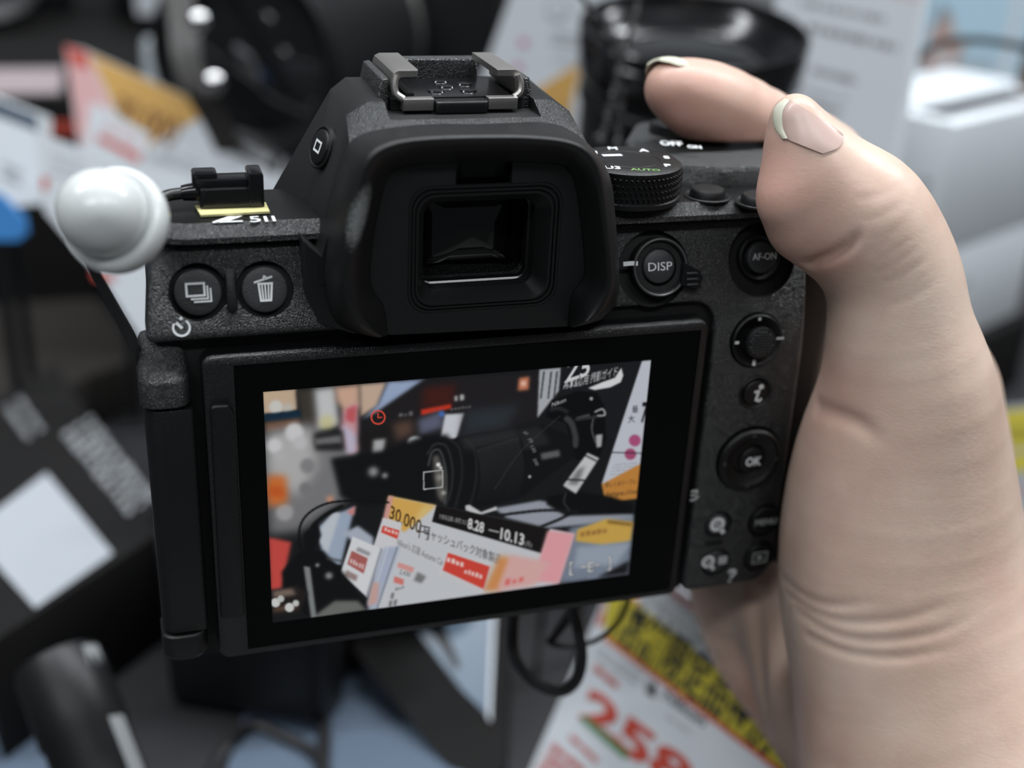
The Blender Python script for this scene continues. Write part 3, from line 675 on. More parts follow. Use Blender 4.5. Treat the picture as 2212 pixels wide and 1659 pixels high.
for c in ([(1900, 560), (1940, 535), (1990, 500)], [(1890, 520), (1930, 500), (1975, 462)], [(1915, 610), (1960, 590), (2015, 545)], [(1860, 430), (1905, 420), (1950, 395)], [(1870, 475), (1915, 462), (1962, 430)], [(1925, 660), (1975, 640), (2040, 600)], [(1880, 545), (1935, 516), (1985, 478)], [(1895, 590), (1950, 560), (2005, 520)]):
    crease(c, 0.55, 0.10)

allq = np.vstack([c[0] for c in PENDING]); pts, dd = on_hand(allq[:, 0], allq[:, 1], lambda P: hand_sdf(P, False)); o_ = 0
for q, w, dep in PENDING:
    ok = np.abs(dd[o_:o_ + len(q)]) < 0.5; CREASES.append((pts[o_:o_ + len(q)][ok], w, dep)); o_ += len(q)

def surface_nets(f, lo, hi, h, blk=5):
    lo = np.array(lo, float); n = [int(math.ceil((b - a) / h / blk)) * blk for a, b in zip(lo, hi)]
    cs = [np.arange(k // blk) * blk * h + lo[i] + (blk - 1) * h / 2 for i, k in enumerate(n)]
    C = np.stack(np.meshgrid(*cs, indexing='ij'), -1)
    dc = f(C.reshape(-1, 3), False, True).reshape(C.shape[:3])
    near = np.abs(dc) < h * blk * 0.9 + 1.2
    D_ = np.repeat(np.repeat(np.repeat(dc, blk, 0), blk, 1), blk, 2).astype(np.float64)
    idx = np.argwhere(np.repeat(np.repeat(np.repeat(near, blk, 0), blk, 1), blk, 2))
    D_[tuple(idx.T)] = f(idx * h + lo, True, True)
    neg = D_ < 0; nx, ny, nz = D_.shape
    cnt = np.zeros((nx - 1, ny - 1, nz - 1), np.int32); acc = np.zeros((nx - 1, ny - 1, nz - 1, 3))
    corner = lambda A, i, j, k: A[i:nx - 1 + i, j:ny - 1 + j, k:nz - 1 + k]
    E8 = [(i, j, k) for i in (0, 1) for j in (0, 1) for k in (0, 1)]
    anyneg = sum(corner(neg, *e).astype(np.int8) for e in E8); act = (anyneg > 0) & (anyneg < 8)
    ai = np.argwhere(act); ids = -np.ones(act.shape, np.int64); ids[tuple(ai.T)] = np.arange(len(ai))
    sv = np.zeros((len(ai), 3)); sn = np.zeros(len(ai))
    for a in E8:
        for ax in range(3):
            if a[ax]: continue
            b = list(a); b[ax] = 1
            da = D_[ai[:, 0] + a[0], ai[:, 1] + a[1], ai[:, 2] + a[2]]; db = D_[ai[:, 0] + b[0], ai[:, 1] + b[1], ai[:, 2] + b[2]]
            x = (da < 0) != (db < 0); t = np.where(x, da / np.where(x, da - db, 1), 0)
            p = np.array(a, float)[None].repeat(len(ai), 0); p[:, ax] = t
            sv += np.where(x[:, None], p, 0); sn += x
    V = lo + (ai + sv / sn[:, None]) * h
    F = []
    for ax in range(3):
        o1, o2 = [(1, 2), (2, 0), (0, 1)][ax]
        sl0 = [slice(1, s - 1) for s in D_.shape]; sl1 = list(sl0); sl0[ax] = slice(0, D_.shape[ax] - 1); sl1[ax] = slice(1, D_.shape[ax])
        ch = np.argwhere(neg[tuple(sl0)] != neg[tuple(sl1)]) + np.array([0 if k == ax else 1 for k in range(3)])
        s0 = neg[tuple(ch.T)]
        def cell(da_, db_):
            q = ch.copy(); q[:, o1] -= da_; q[:, o2] -= db_; return ids[tuple(np.clip(q, 0, np.array(ids.shape) - 1).T)]
        Q = np.stack([cell(0, 0), cell(1, 0), cell(1, 1), cell(0, 1)], 1); Q[~s0] = Q[~s0][:, ::-1]
        F.append(Q[(Q >= 0).all(1)])
    return V, np.vstack(F)

HV, HF = surface_nets(hand_sdf, (30, -95, -118), (150, 92, 86), 0.62)
skin = bpy.data.materials.new('skin'); skin.use_nodes = True
nt = skin.node_tree; pb = nt.nodes['Principled BSDF']
pb.inputs['Roughness'].default_value = 0.42; pb.inputs['Specular IOR Level'].default_value = 0.4
pb.inputs['Subsurface Weight'].default_value = 0.25; pb.inputs['Subsurface Radius'].default_value = (1.0, 0.35, 0.2); pb.inputs['Subsurface Scale'].default_value = 0.0025
at_ = nt.nodes.new('ShaderNodeAttribute'); at_.attribute_name = 'tint'
tc = nt.nodes.new('ShaderNodeTexCoord'); nz = nt.nodes.new('ShaderNodeTexNoise'); nz.inputs['Scale'].default_value = 60; nz.inputs['Detail'].default_value = 4
mx = nt.nodes.new('ShaderNodeMix'); mx.data_type = 'RGBA'; mx.blend_type = 'MULTIPLY'; mx.inputs[0].default_value = 1.0
rp = nt.nodes.new('ShaderNodeValToRGB'); rp.color_ramp.elements[0].color = (0.88, 0.80, 0.78, 1); rp.color_ramp.elements[0].position = 0.3; rp.color_ramp.elements[1].color = (1.06, 1.06, 1.06, 1); rp.color_ramp.elements[1].position = 0.7
nt.links.new(tc.outputs['Object'], nz.inputs['Vector']); nt.links.new(nz.outputs['Fac'], rp.inputs['Fac'])
nt.links.new(at_.outputs['Color'], mx.inputs[6]); nt.links.new(rp.outputs['Color'], mx.inputs[7]); nt.links.new(mx.outputs[2], pb.inputs['Base Color'])
mp = nt.nodes.new('ShaderNodeMapping'); mp.inputs['Scale'].default_value = (1.0, 1.0, 2.2); mp.inputs['Rotation'].default_value = (0.3, 0.5, 0.2)
vz = nt.nodes.new('ShaderNodeTexVoronoi'); vz.feature = 'DISTANCE_TO_EDGE'; vz.inputs['Scale'].default_value = 620
n2 = nt.nodes.new('ShaderNodeTexNoise'); n2.inputs['Scale'].default_value = 900; n2.inputs['Detail'].default_value = 3
ad = nt.nodes.new('ShaderNodeMath'); ad.operation = 'MULTIPLY_ADD'; ad.inputs[1].default_value = 0.5
bp = nt.nodes.new('ShaderNodeBump'); bp.inputs['Strength'].default_value = 0.08; bp.inputs['Distance'].default_value = 0.0004
nt.links.new(tc.outputs['Object'], mp.inputs['Vector']); nt.links.new(mp.outputs['Vector'], vz.inputs['Vector']); nt.links.new(tc.outputs['Object'], n2.inputs['Vector'])
nt.links.new(vz.outputs['Distance'], ad.inputs[0]); nt.links.new(n2.outputs['Fac'], ad.inputs[2]); nt.links.new(ad.outputs[0], bp.inputs['Height']); nt.links.new(bp.outputs['Normal'], pb.inputs['Normal'])

hand = mk('hand', G().add(HV, HF), skin, None, smooth=180)
tag(hand, "person's bare right hand gripping the black camera, thumb raised beside the dial", 'hand')
BASE = np.array(srgb(215, 191, 175)[:3]); RED = np.array(srgb(206, 140, 127)[:3]); PALE = np.array(srgb(224, 204, 188)[:3])
w = np.zeros(len(HV)); wp = np.zeros(len(HV))
for px, py, y, r, s in ((1450, 230, 33, 13, 0.55), (1560, 290, 35, 12, 0.6), (1668, 380, -8, 11, 0.55), (1730, 510, -10, 12, 0.45), (1780, 565, -14, 6, 0.6), (1770, 860, -14, 12, 0.35), (1730, 960, -20, 14, 0.3), (1640, 1480, 24, 10, 0.5), (1800, 1640, -20, 18, 0.3)):
    w = np.maximum(w, s * np.exp(-((HV - Y(px, py, y)) ** 2).sum(1) / r ** 2))
for px, py, y, r, s in ((1960, 420, -14, 16, 0.5), (2000, 700, -24, 22, 0.35), (1860, 330, -12, 9, 0.6)):
    wp = np.maximum(wp, s * np.exp(-((HV - Y(px, py, y)) ** 2).sum(1) / r ** 2))
Cc = BASE + (RED - BASE) * w[:, None]; Cc = Cc + (PALE - Cc) * wp[:, None]
ca = hand.data.color_attributes.new('tint', 'FLOAT_COLOR', 'POINT')
ca.data.foreach_set('color', np.c_[Cc, np.ones(len(Cc))].ravel().astype(np.float32))

M['nail'] = material('fingernail', srgb(206, 178, 168), 0.32, spec=0.45)
M['nailtip'] = material('nail_free_edge', srgb(222, 220, 200), 0.35)
def nail(name, rail_a, rail_b, mat, parent, off=0.2, k=6, m_=10, bulge=0.15):
    """patch between two pixel rails laid on the finger's surface, with thickness"""
    A = spline(np.array(rail_a, float), k); B_ = spline(np.array(rail_b, float), k)
    ss = np.linspace(0, 1, m_)[:, None, None]; q = (A * (1 - ss) + B_ * ss).reshape(-1, 2)
    P, dd = on_hand(q[:, 0], q[:, 1], off=off + bulge * np.repeat(np.sin(np.linspace(0, math.pi, m_)), len(A)))
    P = P.reshape(m_, len(A), 3); bad = np.abs(dd.reshape(m_, len(A))) > 0.4
    dpt = (P - EYE) @ ROT[2]; bad |= dpt > np.percentile(dpt, 40) + 7.0
    good = ~bad
    if bad.any() and good.sum() > 8:                                   # past the silhouette: carry the surface on smoothly
        Q = q.reshape(m_, len(A), 2); c = Q[good].mean(0); B3 = lambda U: np.c_[np.ones(len(U)), (U - c) / 50.0]
        k_ = np.linalg.lstsq(B3(Q[good]), dpt[good], rcond=None)[0]
        lim = dpt[good].max() + 1.0
        for i, j in np.argwhere(bad): P[i, j] = D(Q[i, j, 0], Q[i, j, 1], min(float((B3(Q[i, j][None]) @ k_)[0]), lim))
    back = P + ROT[2] * 0.55
    n_, c_ = P.shape[:2]; V = np.vstack([P.reshape(-1, 3), back.reshape(-1, 3)]); F = []; o = n_ * c_
    for i in range(n_ - 1):
        for j in range(c_ - 1):
            a = i * c_ + j; F += [(a, a + 1, a + c_ + 1, a + c_), (o + a, o + a + c_, o + a + c_ + 1, o + a + 1)]
    ring = [j for j in range(c_)] + [i * c_ + c_ - 1 for i in range(1, n_)] + [(n_ - 1) * c_ + j for j in range(c_ - 2, -1, -1)] + [i * c_ for i in range(n_ - 2, 0, -1)]
    for a, b in zip(ring, ring[1:] + ring[:1]): F.append((a, o + a, o + b, b))
    return mk(name, G().add(V, F), mat, parent, smooth=60)
tn = nail('thumbnail', [(1705, 214), (1690, 240), (1690, 274), (1700, 301)], [(1800, 272), (1822, 292), (1812, 318), (1778, 332)], M['nail'], hand)
nail('thumbnail_free_edge', [(1695, 212), (1673, 234), (1673, 272), (1690, 300)], [(1706, 216), (1691, 241), (1691, 274), (1701, 299)], M['nailtip'], hand, off=0.25, bulge=0.1)
T0 = np.array(INDEX[0]); ax = T0[:3] - np.array(INDEX[1][:3]); ax /= np.linalg.norm(ax)
dv = np.array([-0.25, 0.35, 0.9]); dv -= ax * (dv @ ax); dv /= np.linalg.norm(dv); wv = np.cross(ax, dv); R_ = T0[3]
rows = []
for s_ in np.linspace(-7.0, R_ * 1.0, 12):
    r = (R_ + 0.3 if s_ < 0 else R_ * (1 - (s_ / R_) ** 2 * 0.30) + 0.3)
    half = 1.0 if s_ < R_ * 0.5 else 1.0 - 0.55 * ((s_ - R_ * 0.5) / (R_ * 0.5)) ** 2
    rows.append([T0[:3] + ax * s_ + r * (dv * math.cos(t) + wv * math.sin(t)) for t in np.linspace(-half, half, 15)])
rows = np.array(rows); inn = rows - dv * 0.5
g = G().loft(list(rows), False); g.loft([rows[:, 0], inn[:, 0]], False); g.loft([rows[:, -1], inn[:, -1]], False); g.loft([rows[-1], inn[-1]], False); g.loft(list(inn), False)
mk('index_fingernail', g, M['nailtip'], hand, smooth=60)
# ------------------------------------------------------------------ the live picture on the monitor (flat print on the screen, one colour per grid cell)
CW, CH = 640, 427
ACT = (-33.8, 33.8, -22.5, 22.5)
canvas = np.zeros((CH, CW, 3)) + np.array([24, 26, 28.0])
def uv(q):                             # traced picture coordinates -> canvas pixels
    q = np.atleast_2d(np.array(q, float)); out = []
    for x, y in q:
        p = Y(540 + x / 2.404, 740 + y / 2.404, 0.2)
        out.append(((p[0] - ACT[0]) / (ACT[1] - ACT[0]) * CW, (ACT[3] - p[2]) / (ACT[3] - ACT[2]) * CH))
    return np.array(out)
def gblur(A, s):
    if s <= 0: return A
    k = int(3 * s) + 1; g = np.exp(-0.5 * (np.arange(-k, k + 1) / s) ** 2); g /= g.sum()
    B_ = np.apply_along_axis(lambda r: np.convolve(r, g, 'same'), 1, A)
    return np.apply_along_axis(lambda r: np.convolve(r, g, 'same'), 0, B_)
def paint(masks, col, blur, alpha, x0, y0):
    h, w = masks.shape; m3 = (gblur(masks, blur) * alpha)[..., None]
    X0, Y0, X1, Y1 = max(0, x0), max(0, y0), min(CW, x0 + w), min(CH, y0 + h)
    if X1 <= X0 or Y1 <= Y0: return
    s = m3[Y0 - y0:Y1 - y0, X0 - x0:X1 - x0]
    canvas[Y0:Y1, X0:X1] = canvas[Y0:Y1, X0:X1] * (1 - s) + np.array(col, float) * s
def raster(polys, col, blur=0.0, alpha=1.0, ss=2):
    A = np.vstack(polys); pad = int(3 * blur) + 3
    x0, y0 = int(A[:, 0].min()) - pad, int(A[:, 1].min()) - pad; x1, y1 = int(A[:, 0].max()) + pad, int(A[:, 1].max()) + pad
    x0, y0, x1, y1 = max(x0, -60), max(y0, -60), min(x1, CW + 60), min(y1, CH + 60)
    if x1 <= x0 or y1 <= y0: return
    w, h = (x1 - x0) * ss, (y1 - y0) * ss; mask = np.zeros((h, w), bool)
    for P in polys:
        q = (P - (x0, y0)) * ss
        a0, b0 = max(0, int(q[:, 0].min()) - 1), max(0, int(q[:, 1].min()) - 1); a1, b1 = min(w, int(q[:, 0].max()) + 2), min(h, int(q[:, 1].max()) + 2)
        if a1 <= a0 or b1 <= b0: continue
        X, Yy = np.meshgrid(np.arange(a0, a1) + 0.5, np.arange(b0, b1) + 0.5); ins = np.zeros(X.shape, bool)
        for (xa, ya), (xb, yb) in zip(q, np.roll(q, -1, 0)):
            if ya == yb: continue
            c = (ya > Yy) != (yb > Yy); ins ^= c & (X < (xb - xa) * (Yy - ya) / (yb - ya) + xa)
        mask[b0:b1, a0:a1] |= ins
    paint(mask.reshape(h // ss, ss, w // ss, ss).mean((1, 3)), col, blur, alpha, x0, y0)
def poly(pts, col, blur=0.0, alpha=1.0): raster([uv(pts)], col, blur, alpha)
def blob(x, y, r, col, blur=1.0, alpha=1.0, ry=None): poly([(x + r * math.cos(a), y + (ry or r) * math.sin(a)) for a in np.linspace(0, 2 * math.pi, 28, endpoint=False)], col, blur, alpha)
def line(pts, w, col, blur=0.0, alpha=1.0, smooth=5):
    P = spline(np.array(pts, float), smooth) if smooth > 1 and len(pts) > 2 else np.array(pts, float)
    for a, b in zip(P[:-1], P[1:]):
        d = (b - a) / (np.linalg.norm(b - a) + 1e-9); n = np.array([-d[1], d[0]]) * w / 2; e = d * w * 0.25
        poly([a - e + n, b + e + n, b + e - n, a - e - n], col, blur, alpha)
def words(body, p, q, h, col, blur=0.0, bold=0.0, alpha=1.0, lean=0.0):
    """text from baseline start p to baseline end q, cap height h (vector)"""
    V, F = text_geo(body, bold); x0, x1 = V[:, 0].min(), V[:, 0].max(); p = np.array(p, float); q = np.array(q, float); h = np.array(h, float)
    s = (V[:, 0] - x0) / (x1 - x0); t = V[:, 1] / 0.7
    W = p + np.outer(s, q - p) + np.outer(t, h); U = uv(W); raster([U[list(f)] for f in F], col, blur, alpha, 3)

def scribble(p, q, h, n, col, blur=0.6):
    """a line of print too soft to read"""
    r = random.Random(int(p[0])); p = np.array(p, float); q = np.array(q, float); h = np.array(h, float)
    for k in range(n):
        a = p + (q - p) * (k + r.uniform(0.05, 0.2)) / n; b = p + (q - p) * (k + r.uniform(0.65, 0.9)) / n; t = r.uniform(0.5, 1.0)
        poly([a, b, b + h * t, a + h * t], col, blur)
poly([(60, 250), (240, 240), (245, 350), (70, 372)], (196, 172, 146), 2)
poly([(240, 245), (330, 238), (350, 470), (270, 440)], (60, 55, 50), 4)
blob(135, 335, 36, (205, 203, 198), 2); blob(195, 340, 26, (190, 186, 180), 3)
poly([(70, 372), (262, 350), (262, 392), (78, 412)], (22, 44, 62), 2)
poly([(75, 415), (255, 392), (270, 440), (85, 470)], (112, 82, 66), 3)
poly([(75, 480), (300, 420), (560, 560), (520, 800), (260, 980), (95, 1000)], (120, 120, 122), 9)
poly([(85, 470), (320, 440), (350, 640), (250, 800), (90, 690)], (176, 176, 176), 9)
for x, y, r, c in ((230, 465, 48, 205), (128, 535, 38, 205), (160, 590, 30, 180), (260, 520, 36, 190), (300, 640, 40, 130), (180, 880, 45, 160), (290, 760, 35, 120)): blob(x, y, r, (c, c, c + 2), 3)
poly([(85, 690), (185, 690), (195, 830), (95, 855)], (205, 110, 52), 6); poly([(95, 740), (170, 750), (180, 800), (95, 800)], (190, 90, 40), 4)
poly([(95, 1010), (215, 1035), (165, 1280), (105, 1285)], (196, 74, 68), 3)
poly([(330, 240), (445, 228), (465, 430), (350, 455)], (196, 197, 198), 5); blob(400, 415, 40, (205, 195, 120), 5, 0.6)
poly([(440, 230), (570, 216), (570, 330), (500, 380), (450, 300)], (205, 168, 146), 4)
poly([(480, 350), (560, 305), (565, 560), (520, 592), (468, 480)], (200, 150, 156), 4); poly([(500, 345), (555, 325), (545, 420), (495, 400)], (190, 90, 95), 3); poly([(470, 440), (500, 430), (560, 490), (545, 575), (505, 580)], (190, 184, 205), 4)
poly([(570, 216), (710, 205), (660, 330), (575, 385)], (196, 170, 150), 3); poly([(715, 203), (910, 190), (660, 365), (585, 400), (665, 320)], (152, 168, 198), 3)
poly([(590, 410), (910, 195), (1500, 150), (1490, 400), (1040, 520), (860, 480), (740, 570), (580, 600)], (32, 30, 32), 4)
poly([(900, 235), (1070, 215), (1050, 325), (890, 345)], (66, 30, 26), 6); poly([(888, 348), (1045, 318), (1045, 342), (888, 378)], (200, 54, 36), 2)
poly([(870, 400), (1000, 352), (1005, 440), (880, 480)], (92, 96, 116), 5); blob(995, 370, 16, (70, 110, 180), 2); scribble((770, 385), (850, 378), (0, -24), 3, (110, 110, 112), 1.8); scribble((1060, 305), (1115, 298), (0, -34), 2, (180, 180, 180), 1.8); scribble((1040, 352), (1150, 338), (0, -16), 6, (120, 120, 124), 1.5)
poly([(1012, 372), (1112, 366), (1072, 500), (990, 492)], (202, 205, 212), 2); poly([(1120, 350), (1400, 320), (1330, 440), (1100, 490)], (44, 50, 56), 8)
poly([(1396, 184), (1450, 176), (1446, 244), (1390, 250)], (196, 122, 92), 2.5); blob(1420, 212, 14, (225, 190, 170), 2)
poly([(330, 470), (480, 450), (490, 560), (340, 560)], (36, 36, 37), 4); poly([(330, 500), (470, 480), (480, 520), (340, 530)], (110, 110, 112), 3)
poly([(560, 480), (740, 430), (760, 560), (600, 600)], (28, 26, 26), 6); poly([(740, 420), (840, 400), (850, 470), (760, 510)], (86, 66, 56), 6)
poly([(640, 505), (705, 498), (690, 580), (635, 585)], (170, 172, 174), 3); blob(858, 520, 40, (226, 230, 234), 2.2, 1, 34); blob(885, 600, 14, (205, 70, 50), 2)
poly([(420, 600), (700, 560), (880, 490), (1030, 478), (1040, 600), (950, 840), (600, 850), (470, 800)], (17, 19, 20), 4); blob(640, 670, 26, (150, 150, 150), 4); blob(700, 690, 14, (170, 170, 172), 3)
poly([(1502, 140), (1616, 130), (1604, 250), (1492, 392)], (168, 172, 178), 1.5)
for x in (1522, 1560, 1590): poly([(x, 150), (x + 9, 149), (x - 8, 290), (x - 16, 292)], (60, 62, 66), 1)
poly([(1616, 128), (2035, 98), (1900, 500), (1600, 420)], (26, 29, 31), 1.5)
words('Z5', (1632, 208), (1760, 165), (14, -95), (210, 212, 214), 0.4, 0.02); words('基本&応用 撮影ガイド', (1624, 246), (1905, 168), (6, -40), (196, 198, 200), 0.5, 0.01)
poly([(1755, 236), (1830, 205), (1895, 182), (1928, 130), (1938, 170), (1925, 205), (1870, 232), (1790, 246)], (214, 216, 218), 0.8)
poly([(1535, 385), (1565, 300), (1700, 250), (1800, 258), (1842, 330), (1850, 500), (1810, 600), (1690, 610), (1640, 420)], (13, 14, 15), 1.2)
words('Nikon', (1566, 334), (1640, 306), (2, -22), (180, 182, 184), 0.6, 0.02); blob(1772, 291, 9, (170, 172, 174), 0.8)
line([(1640, 390), (1670, 420), (1690, 490), (1688, 540)], 26, (58, 60, 62), 1.5); line([(1560, 350), (1600, 340), (1650, 360)], 16, (40, 42, 44), 1.5)
line([(1700, 395), (1760, 378)], 18, (70, 72, 74), 1); line([(1790, 360), (1830, 345), (1842, 375), (1800, 380)], 7, (190, 190, 190), 1); line([(1785, 380), (1775, 450), (1795, 520)], 5, (120, 120, 120), 1); poly([(1795, 480), (1830, 475), (1825, 540), (1800, 545)], (168, 168, 170), 1.2); line([(1690, 400), (1800, 385)], 14, (46, 48, 50), 1)
lens = [(905, 600), (925, 540), (965, 514), (1040, 512), (1080, 488), (1380, 440), (1520, 425), (1660, 480), (1692, 590), (1540, 700), (1420, 800), (1110, 878), (1010, 858), (955, 800), (915, 700)]
poly(lens, (19, 20, 21), 1.2)
poly([(1080, 490), (1380, 442), (1405, 500), (1120, 560)], (40, 42, 44), 5); poly([(1390, 450), (1500, 432), (1560, 520), (1430, 560)], (36, 38, 40), 4)
for i in range(36):
    t = i / 35; a = np.array([1175 + 22 * math.sin(t * 3.1), 560 + t * 260]); b = np.array([1392 + 30 * math.sin(t * 3.1), 495 + t * 300]); line([a, b], 2.8, (66 - 40 * t, 68 - 40 * t, 70 - 40 * t), 0.4, 0.9, 1)
for x in (1045, 1120): line([(x, 505), (x + 45, 560), (x + 55, 700), (x + 20, 860)], 6, (48, 50, 52), 1.5)
line([(920, 580), (960, 528), (1020, 540), (1050, 640), (1045, 760), (1015, 850)], 10, (44, 46, 48), 1.2); line([(925, 640), (945, 570), (985, 560), (1015, 650), (1020, 760), (1010, 840)], 6, (90, 92, 92), 1.2)
poly([(950, 590), (975, 580), (1005, 660), (1015, 780), (1005, 838), (975, 800), (955, 700)], (96, 94, 90), 3); blob(978, 634, 11, (230, 230, 230), 1); blob(990, 650, 8, (220, 220, 220), 1); blob(985, 700, 14, (160, 158, 150), 3); blob(1005, 780, 10, (190, 190, 185), 2)
for tx, a, b in (('200', (1468, 605), (1485, 640)), ('135', (1455, 540), (1472, 572)), ('70', (1440, 500), (1456, 520)), ('50', (1415, 465), (1432, 478))): words(tx, a, b, (16, -6), (170, 170, 170), 0.5)
blob(1452, 696, 7, (200, 200, 200), 0.8); line([(1520, 590), (1600, 575)], 34, (92, 94, 96), 2); line([(1610, 380), (1410, 560), (1270, 760)], 3, (60, 62, 60), 0.5)
poly([(2035, 96), (2090, 90), (2030, 690), (1826, 735)], (190, 194, 204), 0.8); poly([(2032, 280), (1990, 275), (1972, 330), (2050, 330)], (190, 194, 204), 0.5)
words('最', (1985, 362), (2015, 360), (0, -30), (30, 30, 34), 0.4); words('大', (1962, 415), (1998, 410), (0, -30), (30, 30, 34), 0.4); words('7', (2028, 412), (2060, 408), (10, -100), (30, 30, 34), 0.5, 0.03)
blob(1998, 508, 31, (168, 82, 122), 0.8); blob(1975, 579, 30, (160, 76, 112), 0.8)
for y in (632, 648, 664, 682): scribble((1885 - (y - 632) * 0.3, y + 6), (2015, y - 6), (0, -5), 14, (130, 132, 140), 0.6)
poly([(1826, 735), (2028, 628), (2018, 808), (1846, 830)], (190, 130, 62), 1); words('詳しくはリーフレ', (1845, 750), (2005, 730), (0, -20), (60, 44, 30), 0.6); words('https://ni', (1850, 800), (2005, 785), (4, -26), (60, 44, 30), 0.6)
line([(1880, 570), (2030, 574)], 5, (30, 30, 32), 0.6)
poly([(1270, 860), (1500, 820), (1700, 850), (1990, 890), (1985, 925), (1540, 962), (1330, 910)], (150, 155, 166), 2)
poly([(1540, 800), (1700, 770), (1880, 800), (1990, 840), (1990, 890), (1640, 900), (1540, 840)], (15, 16, 17), 2)
line([(1240, 905), (1420, 880), (1560, 870), (1700, 880)], 14, (26, 28, 30), 1); line([(1680, 880), (1600, 920), (1500, 960)], 14, (20, 21, 22), 1); line([(1640, 780), (1630, 830), (1660, 870)], 6, (60, 60, 62), 0.8)
poly([(1626, 742), (1752, 572), (1812, 600), (1692, 784)], (196, 197, 198), 1); poly([(1700, 660), (1740, 640), (1700, 740), (1650, 735)], (120, 120, 122), 3); line([(1640, 710), (1740, 715)], 8, (30, 30, 32), 1); line([(1740, 585), (1800, 615)], 8, (40, 40, 42), 1)
poly([(1118, 845), (1140, 842), (1200, 880), (1280, 850), (1284, 868), (1190, 895), (1120, 870)], (196, 198, 200), 1)
poly([(1600, 1260), (1660, 960), (1990, 900), (1970, 1215)], (120, 130, 146), 4); poly([(1690, 1030), (1700, 970), (1850, 915), (1990, 930), (1975, 1030), (1830, 1050)], (200, 162, 78), 2); scribble((1710, 1010), (1860, 985), (0, -30), 5, (150, 110, 60), 1.8); line([(1860, 930), (1980, 945)], 14, (120, 90, 40), 2); poly([(1700, 1060), (1980, 1040), (1900, 1150), (1680, 1170)], (150, 160, 174), 4)
poly([(1000, 1340), (1640, 1240), (1960, 1200), (1970, 1130), (1800, 1220)], (26, 27, 29), 3)
for p_, c in (([(352, 960), (420, 900), (545, 850), (470, 1160), (380, 1120)], (156, 170, 190)), ([(340, 1000), (430, 880), (470, 880), (400, 1100)], (190, 196, 204)), ([(480, 990), (560, 950), (640, 1010), (640, 1060), (530, 1030)], (168, 176, 190))): poly(p_, c, 2.5)
poly([(500, 880), (548, 845), (540, 900)], (200, 130, 130), 2); poly([(395, 800), (430, 790), (435, 830), (400, 835)], (190, 140, 120), 3)
poly([(720, 795), (1685, 992), (1605, 1250), (1300, 1330), (610, 1392), (690, 1000)], (196, 199, 204), 0.8)
poly([(720, 795), (966, 845), (800, 985), (700, 900)], (212, 168, 88), 2); poly([(720, 795), (745, 800), (690, 1010), (668, 1000)], (205, 150, 150), 2); poly([(900, 850), (966, 845), (830, 960)], (220, 200, 140), 4, 0.7)
poly([(968, 843), (1558, 966), (1512, 1094), (944, 930)], (24, 22, 22), 0.7)
words('対象製品購入期間 2025', (980, 912), (1125, 945), (3, -20), (196, 196, 198), 0.5); words('8.28', (1128, 962), (1212, 988), (6, -52), (214, 214, 216), 0.5, 0.03); line([(1240, 972), (1292, 984)], 6, (190, 190, 190), 0.5, 1, 1); words('10.13', (1298, 1018), (1420, 1052), (6, -56), (214, 214, 216), 0.5, 0.03); words('(月)', (1424, 1052), (1462, 1062), (3, -22), (200, 200, 200), 0.5)
words('30,000', (722, 910), (884, 992), (10, -66), (74, 54, 30), 0.4, 0.012); words('円', (876, 1008), (928, 1020), (6, -56), (44, 40, 38), 0.4)
words('キャッシュバック対象製品', (905, 1005), (1300, 1150), (4, -40), (70, 68, 68), 0.5); words("Nikon's 応援 Autumn Car", (762, 1048), (1005, 1160), (4, -32), (110, 110, 112), 0.5)
poly([(1545, 975), (1685, 992), (1605, 1250), (1470, 1240)], (222, 158, 164), 2.5); poly([(1210, 1290), (1300, 1100), (1380, 1130), (1300, 1290)], (206, 140, 84), 5)
poly([(1280, 1290), (1350, 1100), (1560, 1140), (1480, 1260)], (214, 170, 166), 4); scribble((1320, 1262), (1430, 1238), (4, -36), 3, (214, 110, 106), 1.6)
poly([(1025, 1082), (1250, 1150), (1205, 1302), (980, 1205)], (206, 206, 208), 0.8); poly([(1028, 1090), (1246, 1162), (1212, 1280), (1000, 1182)], (206, 70, 58), 0.8); scribble((1020, 1136), (1112, 1168), (4, -32), 4, (232, 210, 206), 0.9); scribble((1110, 1196), (1205, 1228), (4, -30), 5, (232, 210, 206), 0.9); poly([(1003, 1190), (1208, 1285), (1200, 1304), (985, 1212)], (200, 200, 204), 0.8)
poly([(690, 908), (792, 936), (745, 1100), (640, 1060)], (206, 206, 210), 0.8); poly([(690, 950), (776, 975), (765, 1020), (680, 985)], (206, 74, 62), 0.7); scribble((694, 975), (768, 1000), (3, -20), 4, (230, 200, 196), 0.8)
poly([(532, 1006), (690, 1072), (605, 1320), (470, 1195)], (212, 214, 218), 1); poly([(528, 1080), (612, 1120), (590, 1200), (505, 1150)], (166, 96, 92), 1); scribble((516, 1142), (592, 1180), (5, -30), 5, (216, 190, 188), 0.9); poly([(560, 1060), (625, 1090), (620, 1110), (550, 1080)], (150, 150, 154), 1.5); poly([(500, 1180), (560, 1210), (550, 1240), (490, 1210)], (150, 130, 130), 1.5); poly([(680, 1060), (690, 1075), (610, 1325), (600, 1318)], (150, 156, 166), 1)
poly([(620, 1300), (700, 1060), (780, 1060), (660, 1380), (600, 1392)], (168, 178, 198), 2); line([(765, 1060), (660, 1380)], 6, (110, 114, 124), 1, 1, 1); line([(720, 1050), (640, 1310)], 5, (206, 208, 214), 1, 1, 1); poly([(640, 1240), (670, 1250), (660, 1350), (610, 1370)], (200, 160, 150), 3)
words('2,430', (775, 1200), (830, 1216), (4, -22), (90, 90, 92), 0.5); poly([(770, 1140), (852, 1168), (845, 1195), (764, 1166)], (210, 150, 146), 1); poly([(750, 1212), (800, 1230), (795, 1260), (745, 1244)], (206, 120, 112), 1)
